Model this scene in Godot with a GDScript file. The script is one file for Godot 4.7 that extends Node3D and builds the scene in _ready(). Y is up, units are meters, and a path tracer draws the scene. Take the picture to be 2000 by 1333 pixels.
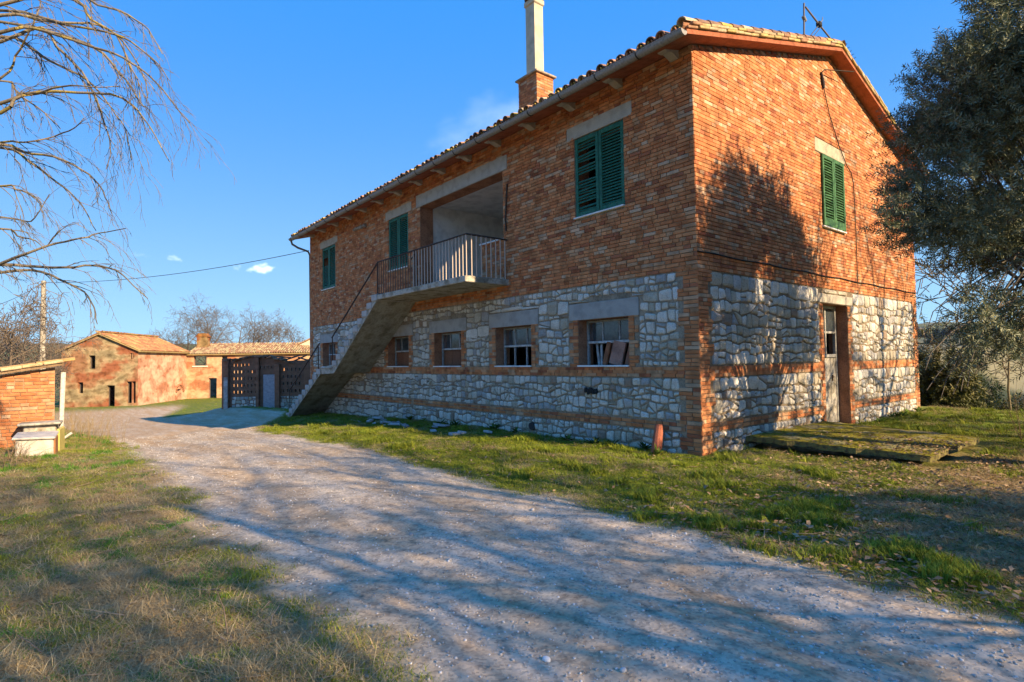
extends Node3D
# A brick and stone farmhouse beside a gravel lane. World: y up, metres; the house's near corner is the origin,
# its long front lies in the plane z = 0 (facing +z) and its gable in the plane x = 0 (facing +x).

const F := 1105.83                       # focal length in pixels of the 2000-pixel-wide photograph
var eye := Vector3(5.0267, 1.55, 7.9224)
var fwd := Vector3.ZERO
var rgt := Vector3.ZERO
var upv := Vector3.ZERO
var rng := RandomNumberGenerator.new()
var M := {}
var T := {}
var n1 := FastNoiseLite.new()
var n2 := FastNoiseLite.new()
var n3 := FastNoiseLite.new()


# ---------------------------------------------------------------- mesh buffer
class Buf:
	var v := PackedVector3Array()
	var n := PackedVector3Array()
	var c := PackedColorArray()
	var i := PackedInt32Array()

	func quad(a: Vector3, b: Vector3, d: Vector3, e: Vector3, col: Color) -> void:   # counter-clockwise seen from the front
		var nn := (b - a).cross(d - a)
		if nn.length_squared() < 1e-16:
			nn = (d - a).cross(e - a)
		nn = nn.normalized()
		var k := v.size()
		v.append(a); v.append(b); v.append(d); v.append(e)
		for q in 4:
			n.append(nn); c.append(col)
		i.append(k); i.append(k + 2); i.append(k + 1); i.append(k); i.append(k + 3); i.append(k + 2)

	func tri(a: Vector3, b: Vector3, d: Vector3, col: Color) -> void:
		var nn := (b - a).cross(d - a).normalized()
		var k := v.size()
		v.append(a); v.append(b); v.append(d)
		for q in 3:
			n.append(nn); c.append(col)
		i.append(k); i.append(k + 2); i.append(k + 1)

	func box(o: Vector3, s: Vector3, col: Color, b := Basis()) -> void:   # o: centre
		var h := s * 0.5
		var p := []
		for q in 8:
			p.append(o + b * Vector3(h.x if q & 1 else -h.x, h.y if q & 2 else -h.y, h.z if q & 4 else -h.z))
		quad(p[4], p[5], p[7], p[6], col); quad(p[1], p[0], p[2], p[3], col)
		quad(p[5], p[1], p[3], p[7], col); quad(p[0], p[4], p[6], p[2], col)
		quad(p[6], p[7], p[3], p[2], col); quad(p[0], p[1], p[5], p[4], col)

	func cbox(o: Vector3, s: Vector3, ch: float, col: Color, b := Basis()) -> void:   # a box with chamfered edges
		var h := s * 0.5
		var k := h - Vector3(ch, ch, ch)
		for ax in 3:
			for sg in [-1.0, 1.0]:
				var u := (ax + 1) % 3
				var w := (ax + 2) % 3
				var q := []
				for e in [[-1, -1], [1, -1], [1, 1], [-1, 1]]:
					var t := Vector3.ZERO
					t[ax] = h[ax] * sg; t[u] = k[u] * e[0]; t[w] = k[w] * e[1]
					q.append(o + b * t)
				if sg > 0: quad(q[0], q[1], q[2], q[3], col)
				else: quad(q[3], q[2], q[1], q[0], col)
		for ax in 3:
			var u := (ax + 1) % 3
			var w := (ax + 2) % 3
			for su in [-1.0, 1.0]:
				for sw in [-1.0, 1.0]:
					var a := Vector3.ZERO; var a2 := Vector3.ZERO; var d := Vector3.ZERO; var d2 := Vector3.ZERO
					a[ax] = -k[ax]; a[u] = h[u] * su; a[w] = k[w] * sw
					a2 = a; a2[ax] = k[ax]
					d[ax] = -k[ax]; d[u] = k[u] * su; d[w] = h[w] * sw
					d2 = d; d2[ax] = k[ax]
					if su * sw > 0: quad(o + b * a, o + b * d, o + b * d2, o + b * a2, col)
					else: quad(o + b * d, o + b * a, o + b * a2, o + b * d2, col)

	func tube(p: Array, r: Array, sides: int, col: Color, cap := false) -> void:
		var m := p.size()
		var k0 := v.size()
		var ref := Vector3(0.31, 0.9, 0.2).normalized()
		for q in m:
			var d: Vector3 = (p[mini(q + 1, m - 1)] - p[maxi(q - 1, 0)]).normalized()
			var a := d.cross(ref)
			if a.length() < 0.05: a = d.cross(Vector3.RIGHT)
			a = a.normalized()
			var e := d.cross(a)
			for s in sides:
				var t := TAU * s / sides
				var nn: Vector3 = a * cos(t) + e * sin(t)
				v.append(p[q] + nn * r[q]); n.append(nn); c.append(col)
		for q in m - 1:
			for s in sides:
				var a := k0 + q * sides + s
				var e := k0 + q * sides + (s + 1) % sides
				i.append(a); i.append(a + sides); i.append(e); i.append(e); i.append(a + sides); i.append(e + sides)
		if cap:
			for en in [0, m - 1]:
				var k := v.size()
				var nn: Vector3 = (p[0] - p[1]).normalized() if en == 0 else (p[m - 1] - p[m - 2]).normalized()
				for s in sides:
					v.append(v[k0 + en * sides + s]); n.append(nn); c.append(col)
				for s in sides - 2:
					i.append(k); i.append(k + s + (1 if en == 0 else 2)); i.append(k + s + (2 if en == 0 else 1))

	func prism(poly: PackedVector2Array, o: Vector3, ux: Vector3, uy: Vector3, depth: Vector3, col: Color) -> void:   # polygon ccw in (ux, uy), pushed along depth
		var t := Geometry2D.triangulate_polygon(poly)
		var nn := ux.cross(uy).normalized()
		var back := nn.dot(depth) < 0
		var q := 0
		while q < t.size():
			var a := o + ux * poly[t[q]].x + uy * poly[t[q]].y
			var b := o + ux * poly[t[q + 1]].x + uy * poly[t[q + 1]].y
			var d := o + ux * poly[t[q + 2]].x + uy * poly[t[q + 2]].y
			if (b - a).cross(d - a).dot(depth) < 0:
				var s := b; b = d; d = s
			tri(a + depth, b + depth, d + depth, col)
			tri(a, d, b, col)
			q += 3
		for s in poly.size():
			var a2 := poly[s]
			var b2 := poly[(s + 1) % poly.size()]
			var a := o + ux * a2.x + uy * a2.y
			var b := o + ux * b2.x + uy * b2.y
			if back: quad(b, a, a + depth, b + depth, col)
			else: quad(a, b, b + depth, a + depth, col)

	func add(o: Buf, x: Transform3D, col: Color) -> void:   # a transformed copy of another buffer in one colour
		var k := v.size()
		var nb := x.basis.orthonormalized()
		for q in o.v.size():
			v.append(x * o.v[q]); n.append(nb * o.n[q]); c.append(col)
		for q in o.i.size():
			i.append(k + o.i[q])

	func mesh(m: Material) -> ArrayMesh:
		var a := []
		a.resize(Mesh.ARRAY_MAX)
		a[Mesh.ARRAY_VERTEX] = v; a[Mesh.ARRAY_NORMAL] = n; a[Mesh.ARRAY_COLOR] = c; a[Mesh.ARRAY_INDEX] = i
		var r := ArrayMesh.new()
		r.add_surface_from_arrays(Mesh.PRIMITIVE_TRIANGLES, a)
		r.surface_set_material(0, m)
		return r


# ---------------------------------------------------------------- nodes
var used := {}

func numbered(s: String) -> String:
	if not used.has(s):
		used[s] = 0
		return s
	used[s] += 1
	return "%s_%03d" % [s, used[s]]

func put(called: String, b: Buf, m: Material, parent: Node3D) -> MeshInstance3D:
	var o := MeshInstance3D.new()
	o.name = called
	o.mesh = b.mesh(m)
	parent.add_child(o, true)
	return o

func put_mesh(called: String, mesh: Mesh, x: Transform3D, parent: Node3D) -> MeshInstance3D:
	var o := MeshInstance3D.new()
	o.name = called
	o.mesh = mesh
	o.transform = x
	parent.add_child(o, true)
	return o

func tag(o: Node3D, label: String, category: String, group := "") -> Node3D:
	o.set_meta("label", label); o.set_meta("category", category)
	if group: o.set_meta("group", group)
	return o

func thing(called: String, label: String, category: String, at := Vector3.ZERO, group := "") -> Node3D:
	var o := Node3D.new()
	o.name = numbered(called)
	add_child(o)
	o.position = at
	return tag(o, label, category, group)

func single(called: String, b: Buf, m: Material, label: String, category: String, group := "") -> MeshInstance3D:
	var o := put(numbered(called), b, m, self)
	tag(o, label, category, group)
	return o

func setting(called: String, b: Buf, m: Material) -> MeshInstance3D:
	var o := put(called, b, m, self)
	o.set_meta("kind", "structure")
	return o

func many(called: String, mesh: Mesh, xs: Array, cols: Array, parent: Node3D) -> MultiMeshInstance3D:
	var mm := MultiMesh.new()
	mm.transform_format = MultiMesh.TRANSFORM_3D
	mm.use_colors = true
	mm.mesh = mesh
	mm.instance_count = xs.size()
	for q in xs.size():
		mm.set_instance_transform(q, xs[q]); mm.set_instance_color(q, cols[q])
	var o := MultiMeshInstance3D.new()
	o.name = called
	o.multimesh = mm
	parent.add_child(o, true)
	return o

func R(a: float, b: float) -> float:
	return rng.randf_range(a, b)

func vr(s: float) -> Vector3:
	return Vector3(R(-s, s), R(-s, s), R(-s, s))

func L(r: float, g: float, b: float) -> Color:   # a linear base colour
	return Color(r, g, b)

func shade(c: Color, k: float) -> Color:
	return Color(c.r * k, c.g * k, c.b * k)

func px(x: float, y: float, depth: float) -> Vector3:   # the point at that depth on the sight line through a pixel of the photograph
	return eye + (fwd + rgt * ((x - 1000.0) / F) - upv * ((y - 666.5) / F)) * depth


# ---------------------------------------------------------------- materials
func noise_tex(freq: float, oct: int, ramp: Array, size := 512, type := FastNoiseLite.TYPE_SIMPLEX_SMOOTH, sd := 1) -> NoiseTexture2D:
	var f := FastNoiseLite.new()
	f.noise_type = type
	f.frequency = freq
	f.fractal_octaves = oct
	f.seed = sd
	if type == FastNoiseLite.TYPE_CELLULAR:
		f.cellular_return_type = FastNoiseLite.RETURN_CELL_VALUE
		f.cellular_jitter = 1.0
		f.fractal_type = FastNoiseLite.FRACTAL_NONE
	var t := NoiseTexture2D.new()
	t.width = size; t.height = size
	t.seamless = true
	t.noise = f
	if ramp:
		var g := Gradient.new()
		g.offsets = PackedFloat32Array(ramp.map(func(e): return e[0]))
		g.colors = PackedColorArray(ramp.map(func(e): return (e[1] if e[1] is Color else Color(e[1], e[1], e[1])).linear_to_srgb()))
		t.color_ramp = g
	return t

func mat(called: String, col: Color, rough: float, tex: Texture2D = null, scale := 1.0, bump: Texture2D = null, bcm := 0.0, tex2: Texture2D = null, scale2 := 0.3) -> StandardMaterial3D:
	var m := StandardMaterial3D.new()
	m.resource_name = called
	m.albedo_color = col.linear_to_srgb()
	m.vertex_color_use_as_albedo = true
	m.roughness = rough
	m.metallic_specular = 0.3
	m.uv1_triplanar = true
	m.uv1_world_triplanar = true
	m.uv1_scale = Vector3(scale, scale, scale)
	if tex: m.albedo_texture = tex
	if bump:
		m.heightmap_enabled = true
		m.heightmap_texture = bump
		m.heightmap_scale = bcm
	if tex2:
		m.detail_enabled = true
		m.detail_albedo = tex2
		m.detail_blend_mode = BaseMaterial3D.BLEND_MODE_MUL
		m.detail_uv_layer = BaseMaterial3D.DETAIL_UV_2
		m.uv2_triplanar = true
		m.uv2_world_triplanar = true
		m.uv2_scale = Vector3(scale2, scale2, scale2)
	M[called] = m
	return m

func make_materials() -> void:
	n1.seed = 11; n1.frequency = 1.0; n1.fractal_octaves = 3
	n2.seed = 23; n2.frequency = 1.0; n2.fractal_octaves = 2
	n3.seed = 37; n3.frequency = 1.0; n3.fractal_octaves = 4
	T.grain = noise_tex(0.06, 4, [[0.0, 0.72], [0.5, 0.9], [1.0, 1.0]], 512, FastNoiseLite.TYPE_SIMPLEX_SMOOTH, 3)
	T.spot = noise_tex(0.025, 5, [[0.0, 0.45], [0.35, 0.8], [0.55, 0.97], [1.0, 1.0]], 512, FastNoiseLite.TYPE_SIMPLEX_SMOOTH, 5)
	T.blotch = noise_tex(0.012, 5, [[0.0, 0.55], [0.42, 0.85], [0.6, 1.0], [1.0, 1.0]], 512, FastNoiseLite.TYPE_SIMPLEX_SMOOTH, 7)
	T.soft = noise_tex(0.012, 5, [[0.0, 0.72], [0.45, 0.92], [0.6, 1.0], [1.0, 1.0]], 512, FastNoiseLite.TYPE_SIMPLEX_SMOOTH, 8)
	T.bump = noise_tex(0.05, 5, [], 512, FastNoiseLite.TYPE_SIMPLEX_SMOOTH, 9)
	T.pebble = noise_tex(0.09, 1, [[0.0, 0.6], [0.3, 0.82], [0.62, 0.92], [0.82, Color(0.99, 0.98, 0.96)], [1.0, 1.0]], 1024, FastNoiseLite.TYPE_CELLULAR, 12)
	T.pebble_h = noise_tex(0.09, 1, [[0.0, 0.2], [0.6, 0.4], [1.0, 1.0]], 1024, FastNoiseLite.TYPE_CELLULAR, 12)
	T.stain = noise_tex(0.008, 5, [[0.0, Color(0.34, 0.32, 0.27)], [0.36, Color(0.64, 0.61, 0.54)], [0.52, Color(0.93, 0.91, 0.86)], [1.0, 1.0]], 1024, FastNoiseLite.TYPE_SIMPLEX_SMOOTH, 15)
	T.peel = noise_tex(0.006, 6, [[0.0, Color(0.62, 0.34, 0.24)], [0.42, Color(0.66, 0.38, 0.27)], [0.47, Color(0.92, 0.72, 0.58)], [0.58, Color(1.0, 0.86, 0.72)], [1.0, Color(1.0, 0.92, 0.8)]], 1024, FastNoiseLite.TYPE_SIMPLEX_SMOOTH, 19)
	T.old = noise_tex(0.008, 6, [[0.0, Color(0.5, 0.2, 0.13)], [0.4, Color(0.62, 0.28, 0.18)], [0.5, Color(0.68, 0.52, 0.38)], [0.58, Color(0.84, 0.74, 0.56)], [0.7, Color(0.56, 0.52, 0.38)], [0.8, Color(0.44, 0.4, 0.3)], [1.0, Color(0.7, 0.64, 0.5)]], 1024, FastNoiseLite.TYPE_SIMPLEX_SMOOTH, 29)
	T.moss = noise_tex(0.02, 5, [[0.0, Color(0.35, 0.33, 0.28)], [0.4, Color(0.6, 0.55, 0.35)], [0.5, Color(0.85, 0.85, 0.4)], [1.0, Color(1.0, 1.0, 0.5)]], 512, FastNoiseLite.TYPE_SIMPLEX_SMOOTH, 31)
	mat("brick", Color.WHITE, 0.92, T.grain, 3.1, T.bump, 0.5, T.blotch, 0.55)
	mat("mortar", Color.WHITE, 0.95, T.spot, 1.7, T.bump, 0.6, T.blotch, 0.4)
	mat("stone", Color.WHITE, 0.9, T.spot, 2.3, T.bump, 1.4, T.soft, 0.5)
	mat("concrete", Color.WHITE, 0.9, T.spot, 0.9, T.bump, 0.5, T.stain, 0.33)
	mat("cast", Color.WHITE, 0.9, T.grain, 1.6, T.bump, 0.3, T.soft, 0.5)
	mat("plaster", Color.WHITE, 0.9, T.soft, 0.4, T.bump, 0.2)
	mat("tile", Color.WHITE, 0.9, T.spot, 2.7, T.bump, 0.6, T.blotch, 0.6)
	mat("wood", Color.WHITE, 0.75, T.spot, 1.3, T.bump, 0.2)
	mat("paint", Color.WHITE, 0.6, T.spot, 1.9, T.bump, 0.1, T.blotch, 1.1)
	mat("metal", Color.WHITE, 0.55, T.spot, 1.3)
	mat("iron", Color.WHITE, 0.7, T.grain, 2.0)
	mat("peeling", Color.WHITE, 0.95, T.peel, 0.085, T.bump, 1.2, T.blotch, 0.33)
	mat("oldwall", Color.WHITE, 0.95, T.old, 0.062, T.bump, 2.0, T.stain, 0.27)
	mat("ground", Color.WHITE, 1.0, T.spot, 0.9, T.bump, 1.2, T.grain, 2.6)
	mat("road", Color.WHITE, 1.0, T.pebble, 0.62, T.pebble_h, 0.5, T.spot, 0.5)
	mat("bark", Color.WHITE, 0.95, T.spot, 2.2, T.bump, 0.6)
	mat("moss", Color.WHITE, 1.0, T.moss, 0.9, T.bump, 1.5, T.grain, 3.0)
	mat("leaf", Color.WHITE, 0.55)
	M.leaf.backlight_enabled = true
	M.leaf.backlight = Color(0.35, 0.4, 0.2)
	mat("blade", Color.WHITE, 0.8)
	M.blade.backlight_enabled = true
	M.blade.backlight = Color(0.4, 0.45, 0.15)
	mat("pebble", Color.WHITE, 0.9, T.grain, 6.0)
	var g := mat("glass", Color(0.45, 0.5, 0.52), 0.08)
	g.vertex_color_use_as_albedo = false
	g.albedo_color = Color(0.42, 0.47, 0.5, 0.3)
	g.transparency = BaseMaterial3D.TRANSPARENCY_ALPHA
	g.metallic_specular = 0.6


# ---------------------------------------------------------------- ground
func sp(a: float) -> float:
	return 2.0 * log(1.0 + exp(a / 2.0)) if a < 40.0 else a

func height(x: float, z: float) -> float:
	var w := 0.064 * sp(-x - 7.5)
	w = w / pow(1.0 + pow(w / 1.8, 4.0), 0.25)
	if x < 0.0: w *= 1.0 - 0.45 * exp(-(z * z) / 3.24) * smoothstep(-36.0, -28.0, x)
	w *= 1.0 - 0.8 * smoothstep(6.9, 8.1, z) * smoothstep(-22.0, -15.5, x)
	var y := -w
	var d := maxf(0.0, -z - 11.9)                                       # the terrace ends behind the house and falls to the valley
	y -= smoothstep(-46.0, -26.0, x) * 13.0 * (1.0 - exp(-d * d / 500.0 - d * 0.012))
	var r := Vector2(x - 5.0, z - 8.0).length()
	if r > 90.0:
		var k := smoothstep(110.0, 1000.0, r)
		y += k * (30.0 + 22.0 * n3.get_noise_2d(x * 0.0016 + 3.0, z * 0.0016)) + smoothstep(100.0, 300.0, r) * (3.0 + 5.0 * n3.get_noise_2d(x * 0.006, z * 0.006))
		y += smoothstep(80.0, 200.0, -x) * 5.5 * (1.0 - k)
	return y

func edge_r(x: float) -> float:     # the lane's edges, z as a function of x
	return 3.5 + 0.3 * n1.get_noise_2d(x * 0.35, 4.0) + 0.12 * n1.get_noise_2d(x * 1.7, 9.0) - smoothstep(-11.0, -20.0, x) * 3.2

func edge_l(x: float) -> float:
	return 6.75 + 0.3 * n1.get_noise_2d(x * 0.4, 14.0) + 0.15 * n1.get_noise_2d(x * 1.9, 19.0) + smoothstep(-20.0, -34.0, x) * 1.5

func road_mask(x: float, z: float) -> float:   # 1 on the lane, 0 on the grass
	if x < -33.0:                              # the yard before the far farmhouse
		var b := 2.6 + (x + 33.0) * 0.25
		return smoothstep(0.0, 0.8, z - b) * smoothstep(0.0, 1.0, 8.2 - z) * smoothstep(-52.0, -44.0, x)
	return smoothstep(-0.28, 0.28, z - edge_r(x)) * smoothstep(-0.4, 0.4, edge_l(x) - z)

func relief(x: float, z: float, road: float) -> float:
	if x < -40.0 or absf(z) > 30.0: return 0.0
	var t := (z - edge_r(x)) / 3.2
	var rut := -0.035 * exp(-pow((t - 0.28) / 0.1, 2.0)) - 0.035 * exp(-pow((t - 0.74) / 0.1, 2.0))
	return road * (rut + 0.012 * n1.get_noise_2d(x * 1.2, z * 2.6) + 0.006 * n2.get_noise_2d(x * 6.0, z * 6.0)) + (1.0 - road) * (0.045 * n1.get_noise_2d(x * 0.8, z * 0.8) + 0.03 * n2.get_noise_2d(x * 3.5, z * 3.5))

func surface(x: float, z: float) -> float:
	return height(x, z) + relief(x, z, road_mask(x, z))

func steps(a: float, b: float, d: float, lo: float, hi: float) -> PackedFloat32Array:
	var left := []
	var s := d
	var t := a
	while t > lo:
		s *= 1.062
		t -= s
		left.push_front(t)
	var out := PackedFloat32Array(left)
	t = a
	while t < b:
		out.append(t)
		t += d
	s = d
	while t < hi:
		out.append(t)
		s *= 1.062
		t += s
	return out

var green := Color(0.085, 0.13, 0.018)
var lush := Color(0.07, 0.17, 0.02)
var straw := Color(0.36, 0.26, 0.12)

func grass_dry(x: float, z: float) -> float:   # 0 green .. 1 straw
	var k := 0.5 + 0.75 * n1.get_noise_2d(x * 0.55, z * 0.8) + 0.5 * n2.get_noise_2d(x * 2.2 + 7.0, z * 2.2)
	if z > 6.0: k += 0.25 - 0.45 * smoothstep(0.0, -9.0, x) * smoothstep(9.0, 6.8, z)
	elif z > -11.5: k += -0.46 + 0.8 * smoothstep(2.0, 3.8, x) * smoothstep(-4.5, -3.0, z) * smoothstep(3.4, 2.2, z)
	return clampf(k, 0.0, 1.0)

func ground_color(x: float, z: float, road: float) -> Color:
	if x > -70.0 and z > -30.0 and x < 40.0 and z < 40.0:
		var dry := grass_dry(x, z)
		var soil := Color(0.15, 0.165, 0.025).lerp(Color(0.4, 0.28, 0.13), dry)
		if x < -33.0: soil = Color(0.16, 0.2, 0.03).lerp(Color(0.3, 0.25, 0.1), clampf(dry - 0.2, 0.0, 1.0))
		if z < -6.0: soil = Color(0.22, 0.3, 0.03).lerp(Color(0.36, 0.34, 0.08), clampf(dry * 1.2 - 0.2, 0.0, 1.0))
		var t := (z - edge_r(x)) / 3.2
		var gr := 0.45 + 0.75 * n1.get_noise_2d(x * 0.32, z * 1.9) + 0.35 * n2.get_noise_2d(x * 2.0, z * 5.0)
		gr += 0.35 * (exp(-pow((t - 0.1) / 0.12, 2.0)) + exp(-pow((t - 0.5) / 0.12, 2.0)) + 0.7 * exp(-pow((t - 0.9) / 0.1, 2.0)))
		gr -= 0.3 * smoothstep(-6.0, -14.0, x)
		var dirt := Color(0.53, 0.365, 0.205).lerp(Color(0.66, 0.55, 0.41), clampf(gr, 0.0, 1.0))
		return soil.lerp(dirt, road)
	var k := n3.get_noise_2d(x * 0.004, z * 0.004)
	var c := Color(0.14, 0.165, 0.07).lerp(Color(0.23, 0.21, 0.12), smoothstep(-0.1, 0.25, k))
	c = c.lerp(Color(0.05, 0.06, 0.025), smoothstep(0.05, 0.3, n1.get_noise_2d(x * 0.012, z * 0.012)))
	return c

func build_ground() -> void:
	var xs := steps(-14.0, 6.4, 0.11, -1700.0, 1500.0)
	var zs := steps(-3.0, 9.3, 0.11, -1900.0, 1100.0)
	var nx := xs.size()
	var nz := zs.size()
	var pos := PackedVector3Array(); pos.resize(nx * nz)
	var col := PackedColorArray(); col.resize(nx * nz)
	var msk := PackedFloat32Array(); msk.resize(nx * nz)
	for j in nz:
		for i in nx:
			var x := xs[i]
			var z := zs[j]
			var m := road_mask(x, z) if x > -60.0 and x < 40.0 and z > -10.0 and z < 16.0 else 0.0
			msk[j * nx + i] = m
			pos[j * nx + i] = Vector3(x, height(x, z) + relief(x, z, m), z)
			col[j * nx + i] = ground_color(x, z, m)
	var nrm := PackedVector3Array(); nrm.resize(nx * nz)
	for j in nz:
		for i in nx:
			var a := pos[j * nx + mini(i + 1, nx - 1)] - pos[j * nx + maxi(i - 1, 0)]
			var b := pos[mini(j + 1, nz - 1) * nx + i] - pos[maxi(j - 1, 0) * nx + i]
			nrm[j * nx + i] = b.cross(a).normalized()
	for part in 2:
		var bf := Buf.new()
		var seen := PackedInt32Array(); seen.resize(nx * nz); seen.fill(-1)
		for j in nz - 1:
			for i in nx - 1:
				var k := j * nx + i
				var on := (msk[k] + msk[k + 1] + msk[k + nx] + msk[k + nx + 1]) > 2.0
				if on != (part == 1): continue
				var id := []
				for q in [k, k + 1, k + nx + 1, k + nx]:
					if seen[q] < 0:
						seen[q] = bf.v.size()
						bf.v.append(pos[q]); bf.n.append(nrm[q]); bf.c.append(col[q])
					id.append(seen[q])
				bf.i.append(id[0]); bf.i.append(id[1]); bf.i.append(id[2]); bf.i.append(id[0]); bf.i.append(id[2]); bf.i.append(id[3])
		setting("ground" if part == 0 else "gravel_road", bf, M.ground if part == 0 else M.road)


# ---------------------------------------------------------------- masonry
# A wall lies in a plane: origin o, u along it, v up, n outwards. Pieces are listed as [u, v, width, height] and sorted by how large they show.
var brick_shapes := []
var brick_cols := []
var brick_meshes := {}

func make_bricks() -> void:
	for k in 4:                                         # a brick face 1 x 1, 0.05 deep, with worn, slightly skewed edges
		var b := Buf.new()
		var j := func(): return R(-0.02, 0.02)
		var f := []
		var g := []
		for q in [[-0.5, -0.5], [0.5, -0.5], [0.5, 0.5], [-0.5, 0.5]]:
			var dx: float = j.call() * 0.5
			var dy: float = j.call() * 2.0
			f.append(Vector3(q[0] * 0.965 + dx, q[1] * 0.84 + dy, R(-0.002, 0.002)))
			g.append(Vector3(q[0] + dx, q[1] + dy, -0.005))
		b.quad(f[0], f[1], f[2], f[3], Color.WHITE)
		for q in 4:
			var w := (q + 1) % 4
			b.quad(g[q], g[w], f[w], f[q], Color.WHITE)
			b.quad(g[q] + Vector3(0, 0, -0.04), g[w] + Vector3(0, 0, -0.04), g[w], g[q], Color.WHITE)
		brick_shapes.append(b)
	for k in 10: brick_cols.append(Color(0.54, 0.185, 0.07).lerp(Color(0.66, 0.29, 0.125), rng.randf()))
	for k in 3: brick_cols.append(Color(0.4, 0.13, 0.058).lerp(Color(0.46, 0.17, 0.085), rng.randf()))
	for k in 4: brick_cols.append(Color(0.58, 0.32, 0.17).lerp(Color(0.64, 0.43, 0.27), rng.randf()))

func brick_color(p: Vector3) -> int:
	var t := rng.randf() + 0.22 * n1.get_noise_3d(p.x * 0.55, p.y * 0.8, p.z * 0.55) + 0.12 * n2.get_noise_3d(p.x * 2.0, p.y * 2.5, p.z * 2.0)
	return rng.randi() % 10 if t < 0.7 else 10 + rng.randi() % 3 if t < 0.8 else 13 + rng.randi() % 4

func row_bricks(out: Array, a: float, b: float, v: float, h: float) -> void:   # fill the stretch a..b of one course
	var u := a - R(0.0, 0.2) if b - a > 0.7 else a
	while u < b - 0.03:
		var w := 0.25 if rng.randf() < 0.55 else 0.13
		w *= R(0.94, 1.05)
		var u0 := maxf(u, a)
		var u1 := minf(u + w, b)
		if b - u1 < 0.06: u1 = b
		if u1 - u0 > 0.035:
			out.append([(u0 + u1) * 0.5, v, u1 - u0 - 0.011, h])
		u = u1 if u1 >= b else u + w

func cut(spans: Array, a: float, b: float) -> Array:
	var out := []
	for s in spans:
		if b <= s[0] or a >= s[1]: out.append(s); continue
		if a > s[0] + 0.02: out.append([s[0], a])
		if b < s[1] - 0.02: out.append([b, s[1]])
	return out

func shows(p: Vector3, n: Vector3, area: float) -> float:
	var d := p - eye
	var z := d.dot(fwd)
	if z < 0.5 or absf(d.dot(rgt) / z) > 0.93 or absf(d.dot(upv) / z) > 0.62: return 0.0
	return area * absf(d.normalized().dot(n)) / d.length_squared()

var loose_bricks := []     # [score, transform, shape, colour, parent]

func lay(list: Array, o: Vector3, u: Vector3, v: Vector3, n: Vector3, parent: Node3D, proud := 0.0) -> void:
	for e in list:
		var p = o + u * e[0] + v * e[1] + n * (proud + R(-0.003, 0.004))
		var t := R(-0.006, 0.006)
		var b := Basis(u * e[2], v * e[3], n).rotated(n, t)
		loose_bricks.append([shows(p, n, e[2] * e[3]), Transform3D(b, p), rng.randi() % 4, brick_color(p), parent])

func settle_bricks(most: int) -> void:              # the largest to be seen become bricks of their own, the rest one part per wall
	loose_bricks.sort_custom(func(a, b): return a[0] > b[0])
	var rest := {}
	for k in loose_bricks.size():
		var e: Array = loose_bricks[k]
		if k < most:
			var key: int = e[2] * 100 + e[3]
			if not brick_meshes.has(key):
				var b := Buf.new()
				b.add(brick_shapes[e[2]], Transform3D(), brick_cols[e[3]])
				brick_meshes[key] = b.mesh(M.brick)
			put_mesh("brick", brick_meshes[key], e[1], e[4])
		else:
			if not rest.has(e[4]): rest[e[4]] = Buf.new()
			rest[e[4]].add(brick_shapes[e[2]], e[1], shade(brick_cols[e[3]], R(0.82, 1.15)))
	for p in rest:
		put("brickwork", rest[p], M.brick, p).set_meta("kind", "stuff")
	loose_bricks.clear()

var loose_stones := []     # [score, Buf, parent]

func clip(poly: PackedVector2Array, p: Vector2, n: Vector2) -> PackedVector2Array:   # keep what lies behind the line through p
	var out := PackedVector2Array()
	var m := poly.size()
	for k in m:
		var a := poly[k]
		var b := poly[(k + 1) % m]
		var da := (a - p).dot(n)
		var db := (b - p).dot(n)
		if da <= 0.0: out.append(a)
		if (da < 0.0 and db > 0.0) or (da > 0.0 and db < 0.0): out.append(a.lerp(b, da / (da - db)))
	return out

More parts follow.
